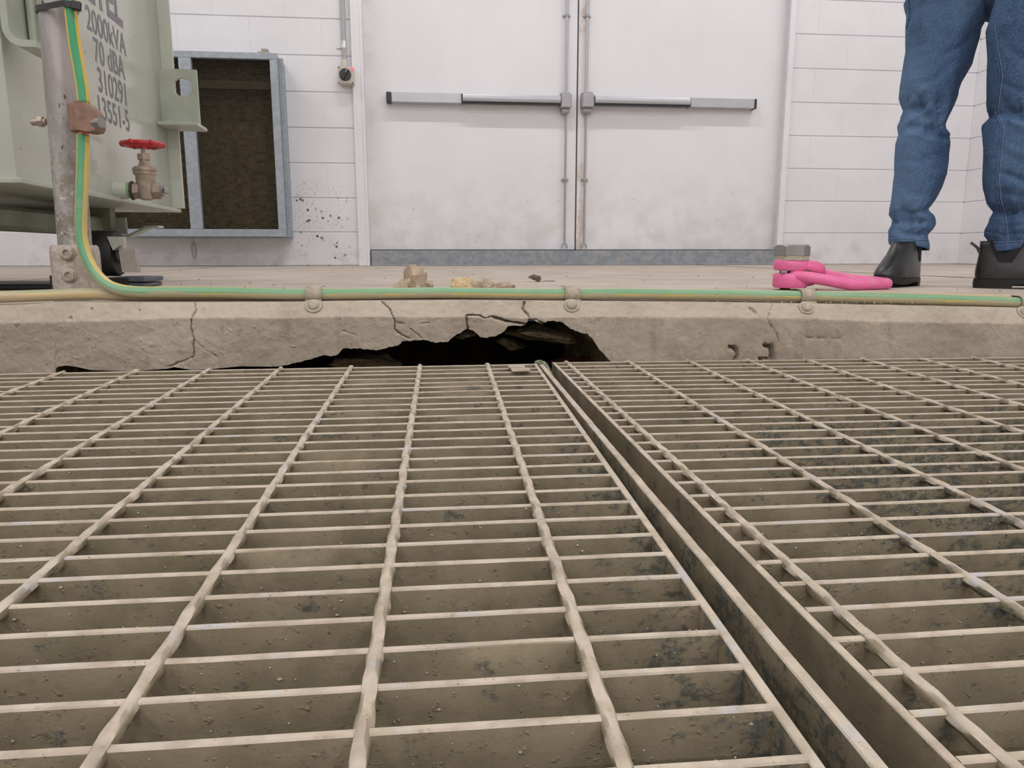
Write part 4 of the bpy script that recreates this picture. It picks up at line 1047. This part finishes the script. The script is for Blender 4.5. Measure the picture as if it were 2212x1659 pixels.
# ---------------------------------------------------------------- pink swivel lifting eye
YE = 1.53
def EP(px, py, dy=0.0): return PY(px, py, YE+dy)
ec = EP(1708, 600); ex = ec.x; pm = 1/(F/ (EP(1708, 600)-CP).dot(FW))
zf = .0
eye = empty('lifting_eye', (ex, YE, 0), 'bright pink swivel lifting eye with a big grey hex bolt, lying by the boots', 'lifting eye')
Z = lambda py: EP(1708, py).z
zl0, zl1, zu0, zu1 = max(.002, Z(621)), Z(590), Z(584), Z(561)
rb = (EP(1746, 600).x-EP(1668, 600).x)/2*.9
bxc = (EP(1746, 600).x+EP(1668, 600).x)/2
def body(z0, z1, arch, name):
    mb = MB(); R_ = []
    for z, g in ((z0, -.003), (z0+.004, 0), (z1-.004, 0), (z1, -.003)):
        ring = []
        for k in range(40):
            a = 2*math.pi*k/40; ring.append(Vector((bxc+(rb+g)*math.cos(a), YE+(rb*.92+g)*math.sin(a), z)))
        R_.append(ring)
    mb.rings(R_); return mb
mb = body(zl0, zl1, 0, 'l'); 
xh0, xh1 = EP(1720, 600).x, EP(1790, 600).x
# rounded nose of the lower half
R_ = []
for x, w_, za, zb_ in ((xh0-.02, rb*.9, zl0, zl1), (xh0+.012, rb*.8, zl0, zl1+.002), (xh0+.035, rb*.6, zl0+.004, zl1-.003), (xh0+.05, rb*.3, zl0+.01, zl1-.01)):
    R_.append([Vector((x, YE+w_*math.cos(a), (za+zb_)/2+(zb_-za)/2*math.sin(a))) for a in [2*math.pi*k/20 for k in range(20)]])
mb.rings(R_); mb.build('lower_body', PINK, eye, 45)
mb = body(zu0, zu1, 0, 'u'); mb.build('upper_body', PINK, eye, 45)
# hooded nose of the upper half (arched over the pin)
mb = MB(); R_ = []
for x, w_, zc_, hz in ((xh0-.03, rb*.86, (zu0+zu1)/2, (zu1-zu0)/2), (xh0, rb*.9, (zu0+zu1)/2-.001, (zu1-zu0)/2+.002), (xh0+.02, rb*.86, Z(577), (Z(561.5)-Z(594))/2), (xh0+.042, rb*.74, Z(580), (Z(563)-Z(597))/2), (xh0+.056, rb*.55, Z(583), (Z(570)-Z(597))/2), (xh0+.064, rb*.3, Z(587), (Z(580)-Z(595))/2)):
    R_.append([Vector((x, YE+.006+w_*math.copysign(abs(math.cos(a))**.7, math.cos(a)), zc_+hz*math.copysign(abs(math.sin(a))**.8, math.sin(a)))) for a in [2*math.pi*k/28 for k in range(28)]])
mb.rings(R_); mb.build('upper_nose', PINK, eye, 60)
for xx in (1684, 1704): 
    p = EP(xx, 587.5); MB().cyl(Vector((p.x-.006, YE-.02, (zl1+zu0)/2)), Vector((p.x+.006, YE-.02, (zl1+zu0)/2)), .0038, None, 10).build('spring_pin', HEX, eye, 40)
MB().cyl(Vector((bxc, YE, zl1-.004)), Vector((bxc, YE, zu0+.004)), rb*.62, None, 24).build('inner_core', BLACK, eye, 40)
# bail: D shaped ring hinged at the body and resting on the floor
hz = Z(592); yb_n, yb_f = YE-rb*.72, YE+rb*.95
def FPt(px, py, Y): return PY(px, py, Y)
path = [Vector((EP(1732, 592).x+.002, YE-rb*.3, Z(590))), PY(1716, 591, yb_n+.008), PY(1726, 596, yb_n), PY(1760, 601, yb_n-.004), PY(1800, 608, yb_n-.006), PY(1840, 615, yb_n-.004), PY(1875, 617.5, yb_n+.004), PY(1900, 616.5, yb_n+.014), Vector((PY(1911, 612, YE).x, YE-.006, .0125)), Vector((PY(1905, 607, YE+.03).x, YE+.03, .0125)), PY(1880, 608, yb_f-.012), PY(1845, 605, yb_f), PY(1805, 597.5, yb_f+.004), PY(1775, 592, yb_f), Vector((EP(1745, 590).x, YE+rb*.4, Z(588)))]
for p in path: p.z = max(p.z, .0122)
MB().tube(smooth_path(path, 8), lambda t: .0112+.0012*math.sin(math.pi*t), 18).build('bail', PINK, eye, 180)
MB().box((EP(1722, 580).x+.006, YE-rb*.4, Z(583)), (.03, .02, .014), .004).build('hinge_pin', BROKEN, eye)
zw = Z(553); 
MB().loft([(Vector((bxc+.001, YE, zu1-.001)), rb*.94), (Vector((bxc+.001, YE, zw)), rb*.94)], 40).build('washer', CLIPS, eye, 40)
hx = (EP(1674, 545).x+EP(1748, 545).x)/2; hr = (EP(1748, 545).x-EP(1674, 545).x)/2*.93
zh0, zh1 = zw, Z(528.5)
mb = MB(); L = []
for k in range(2): pass
ph = math.radians(14)
hexv = lambda r, z, n=48: [Vector((hx+r_*math.cos(a), YE+r_*math.sin(a), z+(0 if True else 0))) for a, r_ in [(2*math.pi*i/n+ph, min(r*1.0, (hr*.885)/max(1e-6, math.cos(((2*math.pi*i/n)+math.pi/6) % (math.pi/3)-math.pi/6)))) for i in range(n)]]
def hex_r(a): return hr*.9/math.cos((a+math.pi/6) % (math.pi/3)-math.pi/6)
R_ = []
for f_ in (0,):
    n = 48
    R_.append([Vector((hx+hex_r(2*math.pi*i/n)*.985*math.cos(2*math.pi*i/n+ph), YE+hex_r(2*math.pi*i/n)*.985*math.sin(2*math.pi*i/n+ph), zh0)) for i in range(n)])
    R_.append([Vector((hx+hex_r(2*math.pi*i/n)*math.cos(2*math.pi*i/n+ph), YE+hex_r(2*math.pi*i/n)*math.sin(2*math.pi*i/n+ph), zh0+.001)) for i in range(n)])
    R_.append([Vector((hx+hex_r(2*math.pi*i/n)*math.cos(2*math.pi*i/n+ph), YE+hex_r(2*math.pi*i/n)*math.sin(2*math.pi*i/n+ph), zh1-.0015-(hex_r(2*math.pi*i/n)-hr*.9)*.62)) for i in range(n)])
    R_.append([Vector((hx+hr*.87*math.cos(2*math.pi*i/n+ph), YE+hr*.87*math.sin(2*math.pi*i/n+ph), zh1)) for i in range(n)])
mb.rings(R_).build('hex_head', HEX, eye, 22)
MB().cyl(Vector((bxc, YE, .0)), Vector((bxc, YE, zl0+.004)), rb*.55, None, 24).build('threaded_end', RUST, eye, 40)
# ---------------------------------------------------------------- standing person (legs in view)
HLc, HRc = PZ(1977, 616.5), PZ(2138, 622)
YLg, YRg = HLc.y-.012, HRc.y-.015
ms = (PY(2000, 300, YLg)-PY(1999, 300, YLg)).length
LLEG = [(0, 1951, 2143), (26, 1957, 2136), (52, 1955, 2126), (104, 1956, 2110), (143, 1950, 2099), (181, 1944.5, 2078), (207, 1944, 2070), (222, 1948, 2066), (236, 1952, 2062), (259, 1947, 2051), (268, 1942, 2047), (280, 1938, 2048), (290, 1935, 2050), (311, 1930, 2054), (337, 1929, 2049.5), (376, 1929, 2045.6), (406, 1927, 2034), (432, 1923, 2021), (450, 1921, 2005), (460, 1922, 2006), (468, 1925, 2011), (481, 1934, 2019), (488, 1924.5, 2020), (499, 1918, 2012), (509, 1918, 2005), (522, 1919, 2008), (533, 1922, 2007)]
RLEG = [(0, 2146, 2322), (57, 2128, 2302), (104, 2131, 2292), (156, 2131, 2282), (207, 2128.6, 2270), (233, 2132, 2264), (249, 2141, 2262), (264, 2130, 2262), (311, 2126, 2258), (363, 2123, 2254), (406, 2121, 2250), (440, 2129, 2240), (458, 2143, 2232), (473, 2131, 2240), (496, 2123, 2242), (509, 2123.6, 2240), (517, 2132, 2236), (535, 2137, 2230)]
def leg_center(tab, Y, py):
    a = interp([(t[0], t[1]) for t in tab], py); b = interp([(t[0], t[2]) for t in tab], py)
    pa, pb = PY(a, py, Y), PY(b, py, Y); c_ = (pa+pb)/2; return c_, (pb.x-pa.x)/2/math.sqrt(1+(.92*c_.x/c_.y)**2)
HIPX = PY(2150, 20, YLg).x
FOLDS_L = [([(1995, 192), (1977, 218), (1955, 235)], .006, 7), ([(2003, 225), (1977, 233), (1956, 249)], -.009, 8), ([(2000, 241), (1972, 257), (1946, 275)], .006, 6), ([(2023, 282), (1990, 275), (1956, 275), (1938, 290)], -.011, 9),
           ([(2000, 223), (2016, 241), (2029, 275), (2047, 290)], .006, 7), ([(2003, 290), (2044, 297)], -.008, 7), ([(1938, 298), (1972, 290), (2008, 299)], .004, 6), ([(1930, 463), (1963, 465), (2002, 455)], -.010, 7), ([(1924, 473), (1958, 476)], .004, 5),
           ([(2002, 457), (2012, 483)], .004, 6), ([(1927, 494), (1950, 504), (1989, 507)], -.007, 5), ([(1935, 488), (1976, 488), (2012, 494)], .005, 5), ([(1960, 60), (1972, 110), (1978, 150)], -.004, 6), ([(2120, 60), (2085, 95), (2050, 115)], -.004, 8), ([(1990, 110), (1975, 150), (1962, 185)], .004, 9), ([(2060, 130), (2030, 165), (1995, 180)], -.004, 9), ([(1945, 345), (1985, 350), (2030, 335)], -.003, 9), ([(1940, 400), (1970, 420), (2010, 425)], -.003, 9)]
FOLDS_R = [([(2146, 228), (2175, 240), (2240, 268)], -.012, 9), ([(2140, 262), (2170, 256), (2215, 275)], .005, 7), ([(2143, 457), (2167, 468), (2204, 465), (2235, 455)], -.010, 7), ([(2135, 478), (2170, 480), (2210, 476)], .004, 6), ([(2166, 373), (2220, 392)], -.007, 7), ([(2160, 70), (2185, 110), (2225, 135)], -.005, 8), ([(2170, 180), (2215, 200)], -.004, 7), ([(2130, 500), (2165, 508), (2220, 504)], -.006, 5), ([(2180, 320), (2225, 340)], .004, 9), ([(2165, 415), (2215, 425)], -.004, 7)]
def leg_rings(tab, Y, seed, hem_tilt):
    folds = FOLDS_L if tab is LLEG else FOLDS_R
    R_ = []; n = 80; y1 = tab[-1][0]
    ys = [y1-(y1)*k/150 for k in range(151)]
    for y in ys:
        c, w_ = leg_center(tab, Y, y); ring = []
        ka = math.exp(-((y-258)/42)**2); an = math.exp(-((y-478)/34)**2)
        for k in range(n):
            a = 2*math.pi*k/n; ca, sa = math.cos(a), math.sin(a)
            f = noise.noise(Vector((ca*1.1+seed, sa*1.1, c.z*9+ca*1.3)))*.016*(.3+ka*1.1+an*.9)
            f += noise.noise(Vector((ca*1.6+seed+7, sa*1.6, c.z*24-ca*2.2)))*.007*(.3+ka+an*1.5)
            f -= max(0, 1-abs(noise.noise(Vector((ca*.8+seed+3, sa*.8+2, c.z*15+ca*2.6))))*7)*.010*(ka*1.2+an*.8+.10)
            if sa < .2:
                p = Vector((c.x+w_*ca, c.y+w_*.92*sa, c.z)); d = p-CP; dd = d.dot(FW); sx, sy = W/2+F*d.dot(RT)/dd, H/2-F*d.dot(UP)/dd
                for pts_, am, wd_ in folds:
                    if pts_[0][1]-70 < sy < pts_[-1][1]+70 or abs(sy-pts_[0][1]) < 60:
                        q = seg_d(sx, sy, pts_)
                        if q < wd_*2.6: f += am*math.exp(-(q/wd_)**2)
            f = max(f, -.3*w_)
            edge = abs(ca)**6
            rr = w_+f*(1-edge*.9)
            dz = 0
            if y > y1-22: dz = hem_tilt*ca*.008*((y-(y1-22))/22)
            ring.append(Vector((c.x+rr*ca, c.y+(w_*.92+f)*sa, c.z+dz)))
        R_.append(ring)
    return R_
def body_mesh():
    cx = HIPX+.0; y0 = (YLg+YRg)/2+.015; z0 = .78
    la, _ = leg_center(LLEG, YLg, 520); lk, _ = leg_center(LLEG, YLg, 250); ra, _ = leg_center(RLEG, YRg, 520); rk, _ = leg_center(RLEG, YRg, 250)
    J = [((cx, y0, z0+.03), .09), ((cx, y0, .92), .10), ((cx, y0-.005, 1.08), .105), ((cx, y0, 1.22), .10), ((cx, y0+.01, 1.30), .06), ((cx, y0, 1.36), .048), ((cx, y0-.01, 1.41), .05)]
    E_ = [(0, 1), (1, 2), (2, 3), (3, 4), (4, 5), (5, 6)]
    def ch(root, pts):
        prev = root
        for p, r in pts:
            J.append((p, r)); E_.append((prev, len(J)-1)); prev = len(J)-1
        return prev
    ch(0, [(tuple(leg_center(LLEG, YLg, 10)[0]), .045), (tuple(lk), .025), ((la.x, la.y, la.z+.12), .02), ((la.x-.004, la.y, la.z), .015), ((la.x-.012, la.y-.01, .05), .014)])
    ch(0, [(tuple(leg_center(RLEG, YRg, 10)[0]), .045), (tuple(rk), .025), ((ra.x, ra.y, ra.z+.12), .02), ((ra.x, ra.y, ra.z), .015), ((ra.x, ra.y-.01, .05), .014)])
    for s in (-1, 1):
        w_ = ch(3, [((cx+s*.09, y0, 1.26), .062), ((cx+s*.165, y0+.005, 1.255), .055), ((cx+s*.205, y0+.02, 1.10), .043), ((cx+s*.215, y0+.01, .985), .036), ((cx+s*.15, y0-.12, 1.0), .034), ((cx+s*.085, y0-.20, 1.03), .025)])
        hp = ch(w_, [((cx+s*.055, y0-.225, 1.045), .026)])
        for i, (dz, l) in enumerate(((.028, .9), (.010, 1), (-.008, .95), (-.026, .75))):
            b = Vector((cx+s*.035, y0-.235-.004*i, 1.045+dz)); d = Vector((-s*.030, -.006, 0))*l
            ch(hp, [(tuple(b), .0095), (tuple(b+d), .0085), (tuple(b+d*1.7+Vector((0, .012, -.004))), .0075)])
        ch(w_, [((cx+s*.07, y0-.205, 1.07), .012), ((cx+s*.045, y0-.215, 1.088), .010), ((cx+s*.028, y0-.222, 1.093), .0085)])
    me = bpy.data.meshes.new('sk'); me.from_pydata([j[0] for j in J], E_, []); o = bpy.data.objects.new('sk', me); COL.objects.link(o)
    o.modifiers.new('s', 'SKIN'); me.skin_vertices[0].data[0].use_root = True
    for i, j in enumerate(J): me.skin_vertices[0].data[i].radius = (j[1], j[1])
    o.modifiers.new('b', 'SUBSURF').levels = 2
    bpy.context.view_layer.update()
    ev = bpy.data.meshes.new_from_object(o.evaluated_get(bpy.context.evaluated_depsgraph_get())); bpy.data.objects.remove(o, do_unlink=True)
    mb = MB(); mb.bm.from_mesh(ev)
    hc = Vector((cx, y0-.02, 1.50))
    mb.sphere(hc, .1, 4, (.72, .90, 1.12)); mb.sphere(hc+Vector((0, -.03, -.055)), .07, 3, (.78, .8, .85))
    mb.sphere(hc+Vector((0, -.092, -.018)), .016, 3, (.8, .9, 1.5)); mb.sphere(hc+Vector((0, -.082, -.058)), .02, 3, (1.1, .5, .45))
    for s in (-1, 1): mb.sphere(hc+Vector((s*.074, .0, -.012)), .024, 3, (.35, .7, 1.2)); mb.sphere(hc+Vector((s*.03, -.078, .012)), .016, 3, (1.1, .5, .5))
    me = mb.mesh(0); o = bpy.data.objects.new('rm', me); COL.objects.link(o); r = o.modifiers.new('r', 'REMESH'); r.mode = 'VOXEL'; r.voxel_size = .0075; r.use_smooth_shade = True
    sm = o.modifiers.new('s', 'SMOOTH'); sm.iterations = 3
    bpy.context.view_layer.update()
    ev = bpy.data.meshes.new_from_object(o.evaluated_get(bpy.context.evaluated_depsgraph_get())); bpy.data.objects.remove(o, do_unlink=True)
    return ev, cx, y0, hc
bme, bcx, by0, bhc = body_mesh()
person = tag(link('person', bme, SKIN), 'person standing in blue jeans and black ankle boots, only the legs in view', 'person')
mb = MB()
RL = leg_rings(LLEG, YLg, 1, -1); RR = leg_rings(RLEG, YRg, 5, 1)
def top_up(R_, sgn):
    last = R_[-1]; c = sum(last, Vector())/len(last)
    w0 = max(p.x for p in last)-c.x
    for t in (.3, .6, 1.0):
        c2_ = c.lerp(Vector((bcx+sgn*.075, by0, .80)), t); ww = w0+(.088-w0)*t
        R_.append([c2_+Vector(((p.x-c.x)/w0*ww, (p.y-c.y)/w0*ww*1.05, 0)) for p in last])
    return R_
mb.rings(top_up(RL, -1), False, True); mb.rings(top_up(RR, 1), False, True)
_cr = PY(2128, 54, YLg); CZ = _cr.z
mb.rings([[Vector((bcx+(_cr.x-bcx)*max(0, 1-(z-CZ)/.09)+rx*math.cos(a), by0+ry*math.sin(a), z)) for a in [2*math.pi*k/48 for k in range(48)]] for z, rx, ry in ((CZ, .02, .04), (CZ+.012, .04, .07), (CZ+.035, .085, .09), (CZ+.07, .148, .105), (.79, .168, .122), (.86, .165, .12), (.94, .15, .112), (.955, .148, .11))])
jo = mb.build('jeans', JEANS, person, 180)
# hems, seams
for R_, nm in ((RL, 'hem'), (RR, 'hem')):
    hb = MB(); h0, h1 = R_[0], R_[3]; c = sum(h0, Vector())/len(h0)
    o_ = lambda p, g: p+Vector((p.x-c.x, p.y-c.y, 0)).normalized()*g
    hb.rings([[o_(p, -.003) for p in h0], [o_(p, .0016)+Vector((0, 0, -.001)) for p in h0], [o_(p, .0022) for p in R_[1]], [o_(p, .0018) for p in R_[2]], [o_(p, .0014) for p in R_[3]], [o_(p, -.001) for p in R_[4]]], False, False)
    hb.build('hem', JEANS, jo, 180)
    sb_ = MB(); sb_.tube([o_(p, .0016) for p in R_[4]]+[o_(R_[4][0], .0016)], .0007, 5, False); sb_.build('hem_stitch', STITCH, jo, 180)
def seam(R_, ang, off, r, name, y0_=2, y1_=None):
    k = lambda i: R_[i][int(round(ang/(2*math.pi)*len(R_[i]))) % len(R_[i])]
    pts = []
    for i in range(y0_, (y1_ or len(R_)-3)):
        p = k(i); c = sum(R_[i], Vector())/len(R_[i]); pts.append(p+(p-c).normalized()*off)
    return MB().tube(pts, r, 6).build(name, STITCH if r < .001 else JEANS, jo, 180)
def seam_path(R_, tab, Y, pts, off, r, name, mat, shift=0.0):
    out = []; n = len(R_[0])
    for i, ring in enumerate(R_[:151]):
        y = tab[-1][0]*(1-i/150)
        if not pts[0][0] <= y <= pts[-1][0]: continue
        want = interp(pts, y)+shift; best = None
        for k in range(n):
            if ring[k].y > (sum(p.y for p in ring)/n): continue
            a, b = ring[k], ring[(k+1) % n]
            pa_ = W/2+F*(a-CP).dot(RT)/(a-CP).dot(FW); pb_ = W/2+F*(b-CP).dot(RT)/(b-CP).dot(FW)
            if (pa_-want)*(pb_-want) <= 0 and abs(pb_-pa_) > 1e-6: best = a.lerp(b, (want-pa_)/(pb_-pa_))
        if best is None: continue
        c = sum(ring, Vector())/n; out.append(best+(best-c).normalized()*off)
    if len(out) > 3: MB().tube(out, r, 6).build(name, mat, jo, 180)
SR = [(60, 2144), (117, 2152), (166, 2161), (233, 2152), (249, 2151), (280, 2163.6), (337, 2158), (389, 2153), (432, 2157), (468, 2167), (509, 2172), (534, 2169)]
seam_path(RR, RLEG, YRg, SR, .0006, .0019, 'inner_seam', JEANS); seam_path(RR, RLEG, YRg, SR, .0010, .0006, 'seam_stitch', STITCH, 6); seam_path(RR, RLEG, YRg, SR, .0010, .0006, 'seam_stitch', STITCH, -1)
seam_path(RL, LLEG, YLg, [(140, 1952), (170, 1957), (197, 1964), (215, 1962), (233, 1955)], .0004, .0015, 'outer_seam', JEANS)
seam_path(RL, LLEG, YLg, [(435, 1927), (470, 1931), (500, 1925), (528, 1926)], .0004, .0015, 'outer_seam', JEANS)
# front pocket edge on the left leg
pk = [PY(1957+6*math.sin(k*.5)-0+k*.9, 62-k*10, YLg-.055-.006*k) for k in range(9)]
MB().tube(pk, .0016, 6).build('pocket_edge', JEANS, jo, 180)
# shirt: torso and upper arms
sh = MB(); 
sh.rings([[Vector((bcx+rx*math.cos(a), by0+ry*math.sin(a), z)) for a in [2*math.pi*k/40 for k in range(40)]] for z, rx, ry in ((.90, .175, .132), (.98, .165, .13), (1.10, .172, .135), (1.20, .178, .132), (1.27, .172, .118), (1.315, .12, .095), (1.335, .066, .066))], False, False)
for s in (-1, 1):
    sh.loft([(Vector((bcx+s*.11, by0+.0, 1.258)), .076), (Vector((bcx+s*.178, by0+.005, 1.245)), .072), (Vector((bcx+s*.212, by0+.02, 1.12)), .06), (Vector((bcx+s*.222, by0+.018, 1.0)), .056), (Vector((bcx+s*.205, by0-.03, .985)), .05), (Vector((bcx+s*.13, by0-.14, 1.015)), .041), (Vector((bcx+s*.1, by0-.18, 1.03)), .038)], 20)
sh.build('shirt', SHIRT, person, 180)
hb = MB(); hb.sphere(bhc+Vector((0, .018, .03)), .1, 4, (.80, .92, 1.0)); hb.build('hair', HAIR, person, 180)
for s in (-1, 1): MB().sphere(bhc+Vector((s*.031, -.082, .010)), .0095, 2).build('eye', EYEM, person, 180)
# ankle boots built as stacked outlines
def outline(xb, xf, w_, n=44, toe=.5, heel=.55):
    out = []
    for k in range(n):
        a = 2*math.pi*k/n; ca, sa = math.cos(a), math.sin(a); mid_ = xb+(xf-xb)*.42
        if ca >= 0: x = mid_+(xf-mid_)*abs(ca)**.9
        else: x = mid_-(mid_-xb)*abs(ca)**.8
        ww = w_*(abs(sa)**.85)*(1-.14*max(0, -ca)**.5)
        out.append((x, math.copysign(ww, sa) if abs(sa) > 1e-6 else 0))
    return out
def boot(name, heel_at, toe_ang, L, label_side, shaft_x, hgt):
    d = Vector((math.cos(toe_ang), math.sin(toe_ang), 0)); s_ = Vector((-d.y, d.x, 0))
    def W_(x, y, z): return heel_at+d*x*L+s_*y*L+Vector((0, 0, z))
    bt = empty(name, heel_at+d*.1); adopt(bt, person); bt['label'] = label_side
    sl = [(.014, -.002, .985, .158), (.024, -.006, .995, .166), (.034, -.010, .985, .166), (.044, -.008, .935, .160), (.053, -.004, .87, .152), (.063, .0, .79, .143), (.073, .004, .715, .136), (.083, .006, .65, .130), (.093, .006, .60, .127), (hgt, .004, .565, .126)]
    R_ = []
    for z, xb, xf, w_ in sl:
        R_.append([W_(x, y+noise.noise(Vector((x*9, y*9, z*60)))*.008, z+(.012*max(0, x-.6) if z < .03 else 0)) for x, y in outline(xb, xf, w_)])
    MB().rings(R_).build('upper', LEATHER, bt, 180)
    so = MB(); R_ = []
    for z, g in ((0, 0), (.014, .004)):
        R_.append([W_(x, y, z+.0065+(.010*max(0, (x-.75)/.25)**2)+(.007*math.exp(-((x-.40)/.12)**2) if z == 0 else 0)) for x, y in outline(-.012-g, 1.0+g, .170+g)])
    so.rings(R_); so.build('sole', SOLE, bt, 60)
    hl = MB(); R_ = []
    for z, g in ((.0, -.002), (.016, .002)): R_.append([W_(x, y, z) for x, y in [(min(x, .27), y) for x, y in outline(-.016-g, .62, .150+g)]])
    hl.rings(R_); hl.build('heel', SOLE, bt, 60)
    for sg in (-1, 1):      # elastic side panels
        V = []; nx, nz = 8, 10; bm = bmesh.new(); G_ = []
        for iz in range(nz+1):
            z = .058+(hgt-.06)*iz/nz; row = []
            i_ = [(sl[k][0], k) for k in range(len(sl))]
            xb = interp([(a[0], a[1]) for a in sl], z); xf = interp([(a[0], a[2]) for a in sl], z); w_ = interp([(a[0], a[3]) for a in sl], z)
            half = .05+.075*min(1, iz/nz*1.2); xc = .20
            for ix in range(nx+1):
                x = xc-half+2*half*ix/nx; mid_ = xb+(xf-xb)*.42
                ca = ((x-mid_)/(xf-mid_)) if x > mid_ else ((x-mid_)/(mid_-xb)); ca = max(-.97, min(.97, ca))
                aca = abs(ca)**(1/.9 if ca > 0 else 1/.8); sa = math.sqrt(max(0, 1-aca*aca)); ww = w_*sa**.85*(1-.14*(aca**.5 if ca < 0 else 0))
                row.append(bm.verts.new(W_(x, sg*(ww+.006), z)))
            G_.append(row)
        for r0, r1 in zip(G_, G_[1:]):
            for i in range(nx): bm.faces.new((r0[i], r0[i+1], r1[i+1], r1[i]))
        me = bpy.data.meshes.new('elastic_panel'); bmesh.ops.recalc_face_normals(bm, faces=bm.faces); bm.to_mesh(me); bm.free()
        me.polygons.foreach_set('use_smooth', [True]*len(me.polygons))
        link('elastic_panel', me, ELASTIC, bt)
    tp = [W_(-.02, y, z) for y, z in ((0, hgt-.02),)]
    MB().prism([W_(.01, -.04, hgt-.03), W_(-.02, -.04, hgt-.016), W_(-.07, -.04, hgt-.005), W_(-.06, -.04, hgt-.001), W_(-.01, -.04, hgt-.011), W_(.02, -.04, hgt-.02)], s_*.08*L).build('pull_tab', LEATHER, bt, 40)
    return bt
def boot_at(px, py, Y, deg, L, lab):
    a = math.radians(deg); c = PY(px, py, Y); d = Vector((math.cos(a), math.sin(a), 0))
    h = Vector((c.x, c.y, 0))-d*.215*L
    return boot('boot', h, a, L, lab, 0, .104)
Bl = boot_at(1963, 530, YLg, 180+38, .212, 'black ankle boot pointing left')
Br = boot_at(2176, 530, YRg, -34, .25, 'black ankle boot pointing right, cut by the picture edge')

# ---------------------------------------------------------------- ceiling battens (above the picture; rearmost row added for frontal light)
for i, (lx, ly, lz, pw) in enumerate(LAMPS):
    b_ = empty('ceiling_light', (lx, ly, ZC), 'white fluorescent ceiling batten, %s of its row, %s' % (('left end', 'middle', 'right end')[i % 3], ('in the row nearest the doors', 'in the row over the trench', 'in the row behind the camera', 'in the unseen rearmost row added for frontal light')[i//3]), 'light', 'ceiling battens')
    MB().box2((lx-.62, ly-.05, ZC-.06), (lx+.62, ly+.05, ZC), .006).build('housing', TUBEM, b_)
    ld = bpy.data.lights.new('tube', 'AREA'); ld.shape = 'RECTANGLE'; ld.size = 1.2; ld.size_y = .07; ld.energy = pw; ld.color = LAMP_COL
    lo_ = bpy.data.objects.new('tube', ld); COL.objects.link(lo_); lo_.location = (lx, ly, ZC-.075); adopt(lo_, b_)
